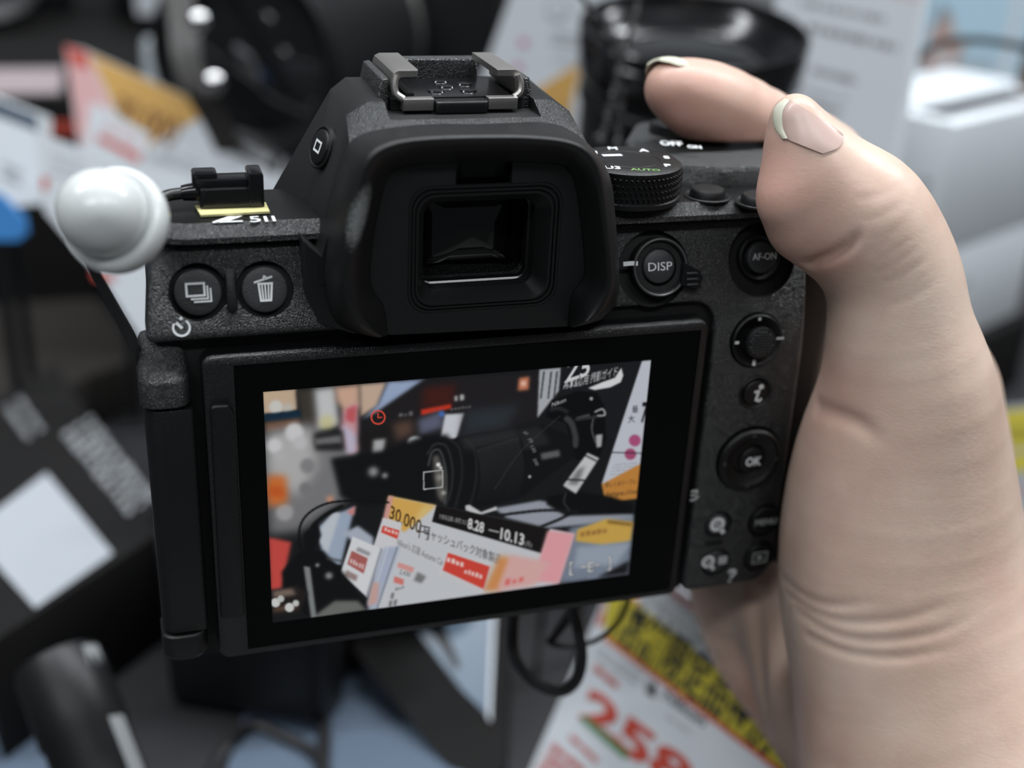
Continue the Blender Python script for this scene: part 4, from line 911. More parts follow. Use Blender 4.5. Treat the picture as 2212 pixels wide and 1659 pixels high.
for x, y in ((735, 1300), (725, 1340), (750, 1335)): poly([(x, y), (x + 14, y - 2), (x + 8, y + 30), (x - 6, y + 28)], (110, 110, 112), 1.2)
poly([(870, 1190), (915, 1215), (890, 1250), (850, 1235)], (120, 120, 122), 2); scribble((752, 1290), (800, 1275), (3, -16), 4, (120, 120, 122), 0.8)
line([(470, 1160), (300, 1150), (255, 1000), (290, 900), (400, 835), (560, 820), (720, 830)], 10, (16, 17, 18), 1); line([(330, 1000), (330, 950), (400, 890), (480, 850)], 18, (18, 19, 20), 1.5); poly([(280, 990), (350, 930), (370, 1000), (330, 1100), (280, 1100)], (18, 19, 20), 2)
poly([(165, 1190), (250, 1090), (380, 1080), (480, 1190), (620, 1385), (330, 1445), (180, 1320)], (17, 18, 19), 2.5); poly([(278, 1160), (312, 1165), (345, 1420), (318, 1435)], (126, 130, 130), 1.5); poly([(330, 1420), (440, 1340), (560, 1340), (610, 1390), (480, 1410), (340, 1445)], (130, 132, 128), 3, 0.8)
blob(410, 1210, 18, (150, 152, 152), 3); blob(350, 1155, 10, (160, 160, 160), 2); line([(400, 1120), (480, 1135)], 10, (70, 72, 74), 2)
poly([(115, 1290), (250, 1260), (300, 1300), (260, 1400), (120, 1420)], (34, 30, 30), 3); poly([(118, 1290), (220, 1275), (240, 1310), (120, 1325)], (120, 104, 94), 3); poly([(120, 1380), (240, 1350), (250, 1380), (120, 1400)], (90, 70, 56), 3)
for x, y, r, c in ((133, 1350, 24, 205), (160, 1330, 18, 190), (205, 1375, 24, 205), (238, 1353, 17, 195)): blob(x, y, r, (c, c + 2, c), 0.8)
# camera overlays
for r_ in (35.0,): line([(665 + r_ * math.cos(a), 388 + r_ * 0.98 * math.sin(a)) for a in np.linspace(0, 2 * math.pi, 33)], 7, (222, 80, 62), 0.3, 1, 1)
line([(665, 366), (665, 390), (684, 387)], 6, (222, 80, 62), 0.3, 1, 1)
line([(902, 673), (1000, 662), (1000, 750), (902, 762), (902, 671)], 4.5, (196, 200, 200), 0.2, 1, 1)
for w_, c in ((11, (40, 42, 44)), (5.5, (236, 238, 236))):
    line([(1678, 1140), (1664, 1142), (1662, 1206), (1678, 1204)], w_, c, 0.3, 1, 1); line([(1858, 1116), (1872, 1114), (1870, 1178), (1856, 1181)], w_, c, 0.3, 1, 1)
    line([(1718, 1166), (1746, 1162)], w_, c, 0.3, 1, 1); line([(1790, 1157), (1816, 1153)], w_, c, 0.3, 1, 1)
    line([(1784, 1140), (1758, 1143), (1757, 1188), (1784, 1184)], w_, c, 0.3, 1, 1); line([(1757, 1166), (1780, 1163)], w_, c, 0.3, 1, 1)

cs = np.clip(canvas, 0, 255) / 255.0
lin = np.where(cs <= 0.04045, cs / 12.92, ((cs + 0.055) / 1.055) ** 2.4)
gx = np.linspace(ACT[0], ACT[1], CW + 1); gz = np.linspace(ACT[3], ACT[2], CH + 1)
XX, ZZ = np.meshgrid(gx, gz); V = np.stack([XX.ravel(), np.full(XX.size, 0.16), ZZ.ravel()], 1)
ii = (np.arange(CH)[:, None] * (CW + 1) + np.arange(CW)[None]).ravel(); F = np.stack([ii, ii + CW + 1, ii + CW + 2, ii + 1], 1)
me = bpy.data.meshes.new('screen_picture'); me.from_pydata(((V - ORG[DEV]) * 0.001).tolist(), [], F.tolist())
pc = np.pad(lin, ((1, 1), (1, 1), (0, 0)), 'edge'); vc = (pc[:-1, :-1] + pc[1:, :-1] + pc[:-1, 1:] + pc[1:, 1:]) / 4
ca = me.color_attributes.new('picture', 'FLOAT_COLOR', 'POINT'); ca.data.foreach_set('color', np.c_[vc.reshape(-1, 3), np.ones((CH + 1) * (CW + 1))].ravel().astype(np.float32))
ms_ = bpy.data.materials.new('lit_screen'); ms_.use_nodes = True; nt = ms_.node_tree; pb = nt.nodes['Principled BSDF']
pb.inputs['Base Color'].default_value = (0.004, 0.004, 0.0045, 1); pb.inputs['Roughness'].default_value = 0.06; pb.inputs['Specular IOR Level'].default_value = 0.1
at_ = nt.nodes.new('ShaderNodeAttribute'); at_.attribute_name = 'picture'; nt.links.new(at_.outputs['Color'], pb.inputs['Emission Color']); pb.inputs['Emission Strength'].default_value = 0.76
me.materials.append(ms_); sp = bpy.data.objects.new('screen_picture', me); COL.objects.link(sp); sp.parent = mon; ORG[sp] = ORG[DEV]
sp['label'] = 'lit live-view picture of a zoom lens behind price cards'
# ------------------------------------------------------------------ the shop: counter, floor, wall
CT = COUNTER
M['counter'] = material('counter_laminate', (0.012, 0.0125, 0.014, 1), 0.5, spec=0.25, mottle=(30, (0.018, 0.018, 0.02, 1)))
M['paper'] = material('white_card', (0.66, 0.69, 0.73, 1), 0.6, mottle=(20, (0.62, 0.65, 0.69, 1)))
M['label'] = material('dimmed_white_card', (0.36, 0.38, 0.41, 1), 0.5, mottle=(20, (0.31, 0.33, 0.36, 1)))  # white card darkened in its colour, standing in for weaker light on it
M['paperblue'] = material('bluish_sheet', (0.085, 0.115, 0.16, 1), 0.5, mottle=(25, (0.065, 0.09, 0.13, 1)))
M['orange'] = material('orange_print', (0.62, 0.36, 0.10, 1), 0.6)
M['yellow'] = material('yellow_print', (0.50, 0.42, 0.04, 1), 0.6)
M['red'] = material('red_print', (0.52, 0.07, 0.045, 1), 0.6)
M['pink'] = material('pink_print', (0.68, 0.40, 0.40, 1), 0.6)
M['magenta'] = material('magenta_print', (0.52, 0.13, 0.32, 1), 0.6)
M['ink'] = material('black_ink', (0.02, 0.02, 0.022, 1), 0.6)
M['greyink'] = material('grey_ink', (0.22, 0.23, 0.24, 1), 0.6)
M['paleink'] = material('pale_grey_ink', (0.40, 0.42, 0.44, 1), 0.6)
M['greenink'] = material('green_ink', (0.07, 0.22, 0.09, 1), 0.6)
M['sky'] = material('sky_blue_print', (0.40, 0.60, 0.74, 1), 0.55, mottle=(18, (0.50, 0.66, 0.76, 1)))
M['brick'] = material('brick_print', (0.40, 0.24, 0.20, 1), 0.6, mottle=(60, (0.55, 0.45, 0.42, 1)))
M['brickred'] = material('roof_print_red', (0.34, 0.16, 0.12, 1), 0.6)
M['pinkgrey'] = material('pinkish_grey_board', (0.30, 0.25, 0.26, 1), 0.5)
M['blue'] = material('bright_blue_plastic', (0.04, 0.20, 0.50, 1), 0.45)
M['boxwhite'] = material('white_gloss_board', (0.74, 0.78, 0.82, 1), 0.35)
M['boxblack'] = material('black_box_board', (0.009, 0.0088, 0.009, 1), 0.6, spec=0.08, mottle=(15, (0.014, 0.0135, 0.0135, 1)))
M['wood'] = material('brown_wood', (0.20, 0.085, 0.03, 1), 0.5, mottle=(40, (0.14, 0.06, 0.02, 1)))
M['leather'] = material('dark_strap', (0.022, 0.019, 0.017, 1), 0.4, bump=(900, 0.4, 0.0006))
M['camblack'] = material('shop_camera_black', (0.010, 0.0105, 0.0115, 1), 0.4, spec=0.3, bump=(1500, 0.3, 0.0004))
M['lensglass'] = material('coated_lens_glass', (0.01, 0.011, 0.012, 1), 0.04, spec=0.9, coat=0.6)
M['clear'] = material('clear_acrylic', (0.80, 0.86, 0.90, 1), 0.08, trans=0.35, alpha=0.75)
M['screenblue'] = material('lit_tag_screen', (0.09, 0.13, 0.18, 1), 0.3, emit=((0.28, 0.42, 0.62, 1), 0.06))
M['floor'] = material('shop_floor', (0.12, 0.12, 0.12, 1), 0.4, mottle=(4, (0.15, 0.15, 0.15, 1)))
M['wall'] = material('grey_shop_wall', (0.20, 0.205, 0.21, 1), 0.6, mottle=(3, (0.17, 0.175, 0.18, 1)))

tag(mk('floor', G().box(-2500, 3500, -2500, 2300, -1040, -1010), M['floor'], smooth=0), 'grey shop floor under the display counter', 'floor', kind='structure')
tag(mk('wall_back', G().box(-2500, 3500, 1800, 1860, -1010, 1900), M['wall'], smooth=0), 'grey wall far behind the display counter', 'wall', kind='structure')
ctr = empty('display_counter', (150, 500, -1010)); tag(ctr, 'dark shop display counter carrying the cards, boxes and lenses', 'counter')
mk('counter_top', prism_bm(rrect(-900, 1300, 40, 1250, 25), CT - 30, CT, 'z', 0, 4), M['counter'], ctr)
mk('counter_cabinet', prism_bm(rrect(-860, 1260, 90, 1230, 10), -1010, CT - 30, 'z'), M['boxblack'], ctr)

# ------------------------------------------------------------------ flat things: slabs on a plane, print laid on them
VN = np.array([-0.316, -0.949, 0.0])
class Sheet:
    def __init__(s, p0, n):
        s.p0 = np.array(p0, float); s.n = np.array(n, float); s.n /= np.linalg.norm(s.n)
    def at(s, px, py, lift=0.0):
        p = PL(px, py, s.p0, s.n); return p + s.n * lift
    def down(s, a, b):                     # carry the edge a-b on until it reaches the counter
        p, q = s.at(*a), s.at(*b); t = (CT + 0.3 - p[2]) / (q[2] - p[2]); return p + (q - p) * t
    def slab(s, name, pts, mat, parent=None, th=0.6, lift=0.0):
        P = [np.array(p, float) if len(p) == 3 else s.at(*p) for p in pts]; k = len(P)
        V = [p + s.n * lift for p in P] + [p + s.n * (lift - th) for p in P]
        return mk(name, G().add(V, [tuple(range(k)), tuple(range(2 * k - 1, k - 1, -1))] + [(i, k + i, k + (i + 1) % k, (i + 1) % k) for i in range(k)]), mat, parent, smooth=0)
    def ink(s, name, pts, mat, parent, lift=0.12): return s.slab(name, pts, mat, parent, 0.1, lift)
    def dot(s, name, px, py, r, mat, parent, lift=0.12): return s.slab(name, [(px + r * math.cos(a), py + r * math.sin(a)) for a in np.linspace(0, 2 * math.pi, 20, endpoint=False)], mat, parent, 0.1, lift)
    def text(s, name, body, a, b, h, mat, parent, bold=0.0, lift=0.12):
        p = s.at(*a); q = s.at(*b); up = s.at(*h); yd = up - p; L_ = np.linalg.norm(q - p)
        xd = (q - p) / L_; nn = np.cross(xd, yd)
        return text_obj(name, body, mat, parent, p, xd, yd - xd * (xd @ yd), np.linalg.norm(yd) / 0.7, width=L_, bold=bold, lift=lift if nn @ s.n > 0 else -lift, thick=0.03)
    def rows(s, name, a, b, dn, n, mat, parent, w=4.0, seed=1, lift=0.12):
        """lines of print too soft to read: broken strokes"""
        r = random.Random(seed); g = G(); a = np.array(a, float); b = np.array(b, float); dn = np.array(dn, float)
        u = (b - a) / np.linalg.norm(b - a); v = np.array([-u[1], u[0]])
        for k in range(n):
            t = 0.0
            while t < 1:
                e = min(1, t + r.uniform(0.03, 0.09)); A0 = a + dn * k + (b - a) * t; B0 = a + dn * k + (b - a) * e; hw = v * w * r.uniform(0.35, 0.6)
                V = [s.at(*q, lift) for q in (A0 - hw, B0 - hw, B0 + hw, A0 + hw)]; g.add(V, [(0, 1, 2, 3)]); t = e + r.uniform(0.01, 0.04)
        return mk(name, g, mat, parent, smooth=0)

def stand(o, p, z0=None, w=2.0):           # plain post that carries a tag or card
    z0 = CT if z0 is None else z0; p = np.array(p, float) + np.array([0, 4.0, 0])
    mk('stand', prism_bm(rrect(p[0] - w, p[0] + w, p[1] - w, p[1] + w, 0.6, 2), z0, p[2], 'z', 0, 0.4), M['camblack'], o)
    mk('stand_foot', prism_bm(rrect(p[0] - 9, p[0] + 9, p[1] - 7, p[1] + 7, 2, 3), z0, z0 + 2, 'z', 0, 0.4), M['camblack'], o)

# ------------------------------------------------------------------ anti-theft sensor with its strap, connector and cable
TI = ROT[0]; TU = -ROT[1]; TF = -ROT[2]
c0 = Y(246, 474, -7); ax = 0.88 * (EYE - c0) / np.linalg.norm(EYE - c0) + 0.45 * (-0.88 * TI + 0.47 * TU); ax /= np.linalg.norm(ax)
sen = empty('security_sensor', c0 - ZD * 8); tag(sen, 'white domed anti-theft sensor hanging at the camera corner', 'sensor')
mk('base_disc', G().lathe([(4.0, -3.0), (6.6, -2.8), (7.4, -2.1), (7.65, -0.6), (7.5, 0.5), (7.1, 1.05), (6.6, 1.15), (6.0, 1.0)], c0, ax, 64), M['dome'], sen, smooth=50)
mk('dome', G().lathe([(6.1, 0.6), (6.15, 1.4), (6.1, 3.0), (5.75, 4.7), (5.1, 6.1), (4.1, 7.3), (2.8, 8.1), (1.4, 8.55), (0.3, 8.65)], c0 - ax * 0.1 + TI * -0.5 + TU * 0.3, ax, 64), M['dome'], sen, smooth=50)
st = spline(np.array([Y(190, 560, 1), Y(215, 610, 1), Y(250, 672, 2), Y(285, 735, 3.5), Y(312, 800, 6)]), 5)
wid = np.array([0.75, -0.2, 0.45]); wid /= np.linalg.norm(wid)
mk('strap', G().loft([[p + wid * a + np.array([0.1, 1, 0.1]) * b for a, b in ((-0.8, 0.25), (0.8, 0.25), (0.8, -0.25), (-0.8, -0.25))] for p in st], True, True, True), M['cable'], sen, smooth=25)
con = empty('security_connector', (-36.5, 14, 49.3)); tag(con, 'small black cable connector stuck on the camera top with yellow tape', 'connector')
bx = lambda x0, x1, y0, y1, z0, z1, b=0.35: prism_bm(rrect(x0, x1, y0, y1, 0.4, 2), z0, z1, 'z', 0.0, b, 2)
q0 = Zp(430, 446, 50.2); q1 = Zp(569, 441, 50.2); xl, xr, yf = q0[0], q1[0], (q0[1] + q1[1]) / 2
zt_ = lambda py, y: Y(500, py, y)[2]
mk('housing', bx(xl + 0.2, xr - 0.3, yf, yf + 5.5, 49.6, zt_(404, yf + 1)), M['gloss'], con)
mk('upper_housing', bx(xl - 0.4, xr - 0.6, yf + 0.8, yf + 5.0, zt_(408, yf + 1), zt_(382, yf + 2), 0.5), M['gloss'], con)
mk('latch', bx(xl - 0.7, xl + 3.2, yf + 1.2, yf + 5.2, zt_(408, yf + 1), zt_(366, yf + 3), 0.5), M['gloss'], con)
mk('end_post', bx(xr - 2.2, xr + 0.2, yf - 0.2, yf + 5.4, 49.6, zt_(364, yf + 3), 0.5), M['gloss'], con)
mk('strain_relief', G().tube([(xl + 0.2, yf + 2.2, 52.0), (xl - 1.4, yf + 2.3, 51.9), (xl - 2.4, yf + 2.3, 51.8)], [1.5, 1.35, 1.2], 12, 2), M['gloss'], con)
mk('lead', G().tube([(xl - 2.2, yf + 2.3, 51.8), (xl - 5, yf + 1.5, 51.6), (xl - 9, yf - 3, 51.0), tuple(c0 + np.array([0.5, 5.0, 0.5])), tuple(c0 - ax * 2.5)], 0.95, 12), M['cable'], con)
t0, t1, t2, t3 = Zp(420, 446, 49.4), Zp(574, 441, 49.4), Zp(583, 461, 49.4), Zp(434, 469, 49.4)
mk('adhesive_tape', G().add([tuple(t) for t in (t0, t1, t2, t3)] + [tuple(t + ZD * 0.35) for t in (t0, t1, t2, t3)], [(0, 1, 2, 3), (4, 7, 6, 5), (0, 4, 5, 1), (1, 5, 6, 2), (2, 6, 7, 3), (3, 7, 4, 0)]), M['tape'], con, smooth=0)

# ------------------------------------------------------------------ tall lens standing on the counter behind the hand
LC = D(1500, 58, 405); LA = np.array([-0.05, -0.16, 0.985]); LA /= np.linalg.norm(LA); LZ = 205.0; LC = LC - LA * LZ; LX = np.cross((0, 1.0, 0), LA); LX /= np.linalg.norm(LX); LY = np.cross(LA, LX)
ln = empty('zoom_lens', (LC[0], LC[1], CT)); tag(ln, 'tall black zoom lens standing upright behind the index finger', 'lens')
mk('barrel', G().lathe([(33, 0), (35, 2), (35, 40), (36.4, 42), (36.4, LZ - 60), (35.6, LZ - 58), (35.6, LZ - 26), (36.6, LZ - 25), (36.6, LZ - 22), (35.8, LZ - 21), (35.8, LZ - 16)], LC, LA, 72), M['camblack'], ln)
rib = G()
for k in range(90):
    a = 2 * math.pi * k / 90; d = LX * math.cos(a) + LY * math.sin(a); e = np.cross(LA, d)
    b0 = LC + d * 36.2; V = [b0 - e * 0.75 + LA * z for z in (LZ - 112, LZ - 66)] + [b0 + e * 0.75 + LA * z for z in (LZ - 112, LZ - 66)] + [b0 + d * 1.0 + LA * z for z in (LZ - 111, LZ - 67)]
    rib.add(V, [(0, 1, 5, 4), (2, 4, 5, 3), (0, 4, 2), (1, 3, 5)])
mk('zoom_ring_ribs', rib, M['camblack'], ln, smooth=0)
mk('front_ring', G().lathe([(35.8, LZ - 18), (37.6, LZ - 15), (37.9, LZ - 6), (37.4, LZ - 5.4), (37.4, LZ - 4.2), (38.1, LZ - 3.6), (38.1, LZ - 0.6), (37.6, LZ), (36.4, LZ), (36.0, LZ - 1), (35.6, LZ - 4.0), (33.5, LZ - 6.0), (31.5, LZ - 9.0), (29.5, LZ - 10.5)], LC, LA, 96, False, False), M['gloss'], ln)
mk('front_glass', G().lathe([(30.5, LZ - 10.8), (26, LZ - 9.0), (20, LZ - 7.4), (12, LZ - 6.3), (4, LZ - 5.9)], LC, LA, 72), M['lensglass'], ln)

def twisted(pts, r, turns):
    P = spline(np.array(pts, float), 14); T = np.gradient(P, axis=0); T /= np.linalg.norm(T, axis=1)[:, None]
    u = np.cross(T, (0.2, 0.9, 0.3)); u /= np.linalg.norm(u, axis=1)[:, None]; w = np.cross(T, u); g = G()
    for s in (0, math.pi):
        a = np.linspace(0, 2 * math.pi * turns, len(P)) + s
        g.tube(P + (u * np.cos(a)[:, None] + w * np.sin(a)[:, None]) * r * 0.6, r * 0.75, 7, 1)
    return g
CK = (CT + 0.9)
ta = [D(1390, -60, 330), D(1375, 20, 330), D(1348, 118, 330), D(1322, 215, 330), D(1299, 310, 330), D(1270, 430, 333)]; ta.append(np.array([ta[-1][0] - 4, ta[-1][1] + 4, CK]))
tag(mk('tether_cord', twisted(ta, 0.8, 60), M['cable']), 'thin twisted black tether cord running full height in front of the tall lens', 'cord', 'tethers before the tall lens')
tb = [D(1225, -60, 345), D(1262, 0, 345), D(1300, 60, 345), D(1328, 125, 345), D(1342, 190, 345), D(1338, 250, 345), D(1330, 320, 345), D(1322, 430, 345)]; tb.append(np.array([tb[-1][0] + 3, tb[-1][1] + 3, CK]))
tag(mk('tether_cord', twisted(tb, 0.95, 50), M['cable']), 'thicker tether cord slanting in from the top left before the tall lens', 'cord', 'tethers before the tall lens')

# ------------------------------------------------------------------ cards and posters behind, right half
s = Sheet(D(1160, 100, 490), VN + np.array([0, 0, 0.15]))
r = s.slab('leaflet', [(1125, -70), (1345, -40), s.down((1345, -40), (1262, 240)), s.down((1125, -70), (1058, 115))], M['paper'])
tag(r, 'white leaflet with magenta dots and orange foot beside the tall lens', 'leaflet')
s.ink('orange_field', [(1128, 212), (1258, 132), s.down((1345, -40), (1262, 240)) + s.n * 0, s.down((1125, -70), (1058, 115))], M['orange'], r)
for x, y in ((1131, 92), (1119, 145)): s.dot('magenta_dot', x, y, 9, M['magenta'], r)
s.rows('print', (1195, 72), (1262, 84), (-6, 16), 2, M['greyink'], r, 7); s.dot('print', 1205, 20, 26, M['paleink'], r); s.dot('print', 1204, 19, 19, M['paper'], r, 0.2); s.rows('print', (1200, 118), (1250, 126), (-5, 14), 2, M['paleink'], r, 4)
s = Sheet(D(1850, 150, 455), VN + np.array([0.02, 0, 0.2]))
r = s.slab('notice_panel', [(1680, -60), (2012, -60), s.down((2012, -60), (1940, 330)), s.down((1680, -60), (1650, 330))], M['paper'], th=2.0)
tag(r, 'white notice panel with rows of grey print behind the thumb', 'sign')
s.slab('acrylic_edge', [(2000, -60), (2016, -60), s.down((2016, -60), (1946, 330)), s.down((2000, -60), (1930, 330))], M['boxwhite'], r, 2.6, 0.5)
for a, b, w_, m_ in (((1730, 5), (1912, 42), 12, 'greyink'), ((1745, 58), (1945, 105), 15, 'greyink'), ((1755, 150), (1850, 175), 13, 'greyink'), ((1740, 195), (1830, 215), 8, 'paleink'), ((1745, 225), (1820, 242), 12, 'greyink'), ((1930, -12), (1995, 2), 6, 'pink')): s.rows('print', a, b, (0, 0), 1, M[m_], r, w_, seed=int(a[0]))
s = Sheet(D(2110, 100, 720), VN + np.array([0, 0, 0.12]))
r = s.slab('photo_poster', [(2018, -60), (2275, -60), s.down((2275, -60), (2190, 190)), s.down((2018, -60), (1950, 300))], M['sky'], th=1.5)
tag(r, 'pale blue poster with a city photo, top right corner', 'poster')
s.ink('city_print', [(2012, 60), (2045, 40), (2056, 28), (2062, 75), (2090, 95), (2065, 130), (2100, 165), (2040, 205), (1972, 280), (1985, 160)], M['brick'], r)
s.ink('roof_print', [(2035, 185), (2130, 180), (2150, 205), (1990, 260)], M['brickred'], r, 0.1); s.ink('tower_print', [(2020, 115), (2052, 118), (2055, 140), (2018, 138)], M['paper'], r, 0.2); s.ink('cloud_print', [(2030, 10), (2052, 20), (2045, 85), (2015, 80)], M['greyink'], r, 0.08)
s.ink('white_margin', [(2205, -60), (2225, -60), (2170, 190), (2150, 190)], M['paper'], r); s.rows('print', (2075, 130), (2150, 135), (-3, 18), 2, M['paleink'], r, 12)
tag(mk('power_cable', G().tube([D(1985, 128, 480), D(2010, 104, 480), D(2060, 88, 480), D(2130, 88, 482), D(2212, 102, 485), D(2300, 130, 490), D(2400, 260, 495)], 1.5, 8), M['cable']), 'black cable drooping across the pale blue poster', 'cable')
b0 = D(2250, 130, 800)
tag(mk('wooden_post', prism_bm(rrect(b0[0] - 14, b0[0] + 40, b0[1] - 20, b0[1] + 20, 3), CT, 60, 'z', 0, 3), M['wood']), 'brown wooden post at the right edge behind the poster', 'post')

# stack of boxes at the right
B2 = Zp(2065, 268, 0); C2 = Zp(2330, 205, 0); e2 = (C2 - B2); e2 /= np.linalg.norm(e2); e1 = np.array([-e2[1], e2[0], 0.0])
def carton(name, z0, z1, mat, label, w=105, d=62, grow=0):
    g = [B2 + e2 * a + e1 * b for a, b in ((-grow, -grow), (w + grow, -grow), (w + grow, d + grow), (-grow, d + grow))]
    o = empty(name, (*(np.mean(g, 0)[:2]), z0)); tag(o, label, 'box')
    bm = prism_bm([(q[0], q[1]) for q in g], z0, z1, 'z', 0.8, 0.8, 2); mk('carton_body', bm, M[mat], o)
    return o
bxu = carton('product_box', -60, 0, 'boxwhite', 'glossy white box with a dark slot, top of the stack at right')
lid = [B2 + e2 * a + e1 * b for a, b in ((9, 9), (96, 9), (96, 24), (9, 24))]
mk('dark_slot', prism_bm([(q[0], q[1]) for q in lid], -0.5, 0.25, 'z'), M['ink'], bxu)
mk('lid', prism_bm([(q[0], q[1]) for q in [B2 + e2 * a + e1 * b for a, b in ((-0.8, 26), (105.8, 26), (105.8, 62.8), (-0.8, 62.8))]], -7, 3, 'z', 0, 0.8, 2), M['boxwhite'], bxu)
text_obj('spine_lettering', 'NIK', M['greyink'], bxu, B2 + e1 * 12 - ZD * 26, ZD * -1.0, -e1, 9, width=17, lift=0.1)
bxl = carton('product_box', -110, -60.2, 'boxwhite', 'plain white box in the middle of the stack at right'); text_obj('box_lettering', 'NIKKOR', M['paleink'], bxl, B2 + e2 * 14 - ZD * 82 - e1 * 0.0, e2, ZD, 7, width=30, lift=0.1)
carton('product_box', CT, -110.2, 'boxblack', 'black box at the bottom of the stack at right', grow=6)
# yellow flyer at the right edge
s = Sheet(Zp(2185, 1000, -112), VN + np.array([-0.3, 0, 0.45]))
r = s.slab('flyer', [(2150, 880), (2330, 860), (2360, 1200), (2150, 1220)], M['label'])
tag(r, 'yellow, white and red flyer lying at the right edge beside the wrist', 'flyer')
stand(r, s.at(2250, 1150)); s.ink('yellow_field', [(2150, 890), (2330, 870), (2335, 955), (2150, 975)], M['yellow'], r); s.ink('yellow_field', [(2150, 985), (2330, 965), (2335, 1005), (2150, 1025)], M['yellow'], r); s.rows('print', (2165, 930), (2240, 925), (0, 16), 2, M['ink'], r, 8); s.ink('red_field', [(2172, 1055), (2202, 1048), (2195, 1085), (2180, 1090)], M['red'], r); s.ink('orange_field', [(2150, 1130), (2340, 1110), (2345, 1195), (2150, 1205)], M['orange'], r)

# ------------------------------------------------------------------ the big price card, lower right
s = Sheet(D(1300, 1330, 350), (-0.83, -0.37, 0.42))
r = s.slab('price_card', [(1352, 1180), (1690, 1445), (1745, 1560), (1745, 1720), (1600, 1740), (1128, 1702)], M['paper'], th=1.0)
tag(r, 'large white price card with yellow band and red figures below the camera', 'price card')
bd = lambda a, b, c, d: [a, b, c, d]
s.ink('red_rule', [(1340, 1200), (1362, 1200), (1690, 1448), (1690, 1470)], M['red'], r)
s.ink('grey_band', [(1390, 1250), (1430, 1240), (1680, 1450), (1700, 1560), (1560, 1455), (1380, 1310)], M['paleink'], r); s.rows('print', (1400, 1285), (1580, 1440), (14, -20), 2, M['greyink'], r, 8)
s.ink('red_rule', [(1318, 1262), (1385, 1302), (1378, 1318), (1306, 1300), (1302, 1352), (1288, 1352)], M['red'], r)
s.ink('yellow_band', [(1322, 1268), (1372, 1300), (1730, 1585), (1730, 1692), (1308, 1372), (1306, 1330)], M['yellow'], r, 0.14); s.ink('red_rule', [(1308, 1372), (1730, 1692), (1730, 1706), (1304, 1380)], M['red'], r, 0.16)
s.text('band_lettering', '1店舗限定品特別', (1318, 1366), (1660, 1624), (1358, 1306), M['ink'], r, 0.02, 0.2)
s.rows('print', (1290, 1395), (1385, 1462), (-6, 16), 2, M['paleink'], r, 9); s.rows('print', (1400, 1470), (1400.5, 1500), (12, 4), 2, M['greyink'], r, 14)
s.text('card_lettering', '&', (1398, 1495), (1415, 1510), (1404, 1472), M['ink'], r, 0.02); s.text('card_lettering', 'Nikon', (1432, 1508), (1520, 1570), (1440, 1488), M['ink'], r, 0.02)
s.rows('print', (1440, 1545), (1490, 1582), (-6, 12), 1, M['paleink'], r, 7); s.rows('red_print', (1284, 1440), (1334, 1482), (-6, 12), 1, M['red'], r, 14)
s.text('price_figures', '258,', (1250, 1545), (1512, 1752), (1286, 1492), M['red'], r, 0.035, 0.2)
s.ink('green_stroke', [(1252, 1552), (1266, 1545), (1362, 1630), (1350, 1640)], M['greenink'], r, 0.3)
s.rows('red_print', (1232, 1590), (1290, 1645), (-6, 12), 1, M['red'], r, 12); s.rows('red_print', (1190, 1610), (1260, 1665), (-12, 22), 3, M['red'], r, 16)
# cable loop hanging in front of it
lp = [D(1118, 1280, 262), D(1108, 1350, 262), D(1112, 1420, 263), D(1150, 1470, 264), D(1205, 1494, 264), D(1242, 1474, 263), D(1257, 1425, 262), D(1250, 1365, 260), D(1236, 1310, 258), D(1232, 1270, 256)]
tag(mk('looped_cable', G().tube(lp, 1.25, 10), M['cable']), 'thick black cable hanging in a loop under the camera', 'cable')
lq = [D(1290, 1240, 270), D(1238, 1318, 268), D(1200, 1372, 268), D(1188, 1388, 268), D(1230, 1397, 268), D(1285, 1384, 268), D(1330, 1350, 268), D(1356, 1300, 266), D(1362, 1250, 264)]
tag(mk('thin_wire', G().tube(lq, [1.6, 1.5, 1.0, 0.7, 0.6, 0.6, 0.6, 0.6, 0.6], 8), M['cable']), 'thin black wire curling across the yellow band of the price card', 'cable')

# ------------------------------------------------------------------ lower middle: sheet, tag with blue screen, black edging
sh_ = [Zp(*q, CT + 0.4) for q in ((560, 1440), (800, 1440), (1040, 1700), (460, 1760))]
tag(mk('counter_sheet', G().add(sh_ + [q - ZD * 0.35 for q in sh_], [(0, 1, 2, 3), (7, 6, 5, 4), (0, 4, 5, 1), (1, 5, 6, 2), (2, 6, 7, 3), (3, 7, 4, 0)]), M['paperblue'], smooth=0), 'bluish paper sheet lying on the counter, bottom middle', 'paper')
s = Sheet(Zp(980, 1560, CT + 8), (-0.35, -0.45, 0.82))
tg = empty('screen_tag', base_of([s.at(*q) for q in ((830, 1320), (1085, 1300), (1075, 1580), (1000, 1680))])); tag(tg, 'small black-framed tag with a blue screen below the camera', 'display tag')
s.slab('frame', [(790, 1330), (1105, 1280), (1090, 1659), (1020, 1720), (760, 1400)], M['boxblack'], tg, 5.0)
s.slab('blue_screen', [(880, 1335), (1070, 1300), (1056, 1546), (1000, 1492)], M['screenblue'], tg, 0.4, 0.4); s.ink('screen_print', [(925, 1355), (960, 1350), (995, 1440), (985, 1450)], M['ink'], tg, 0.6); s.slab('frame_bead', [(1064, 1300), (1072, 1300), (1060, 1560), (1054, 1548)], M['paper'], tg, 0.5, 0.6)
cb = [Zp(*q, CT + 2) for q in ((420, 1760), (470, 1640), (540, 1570), (610, 1590), (690, 1640), (720, 1760))]
tag(mk('counter_cable', G().tube(cb, 1.9, 8), M['cable']), 'black cable arching over the bluish sheet, bottom middle', 'cable')
cb = [Zp(*q, CT + 2) for q in ((640, 1440), (690, 1520), (700, 1600), (690, 1720))]
tag(mk('counter_cable', G().tube(cb, 2.2, 8), M['cable']), 'short black cable at the right side of the bluish sheet', 'cable')

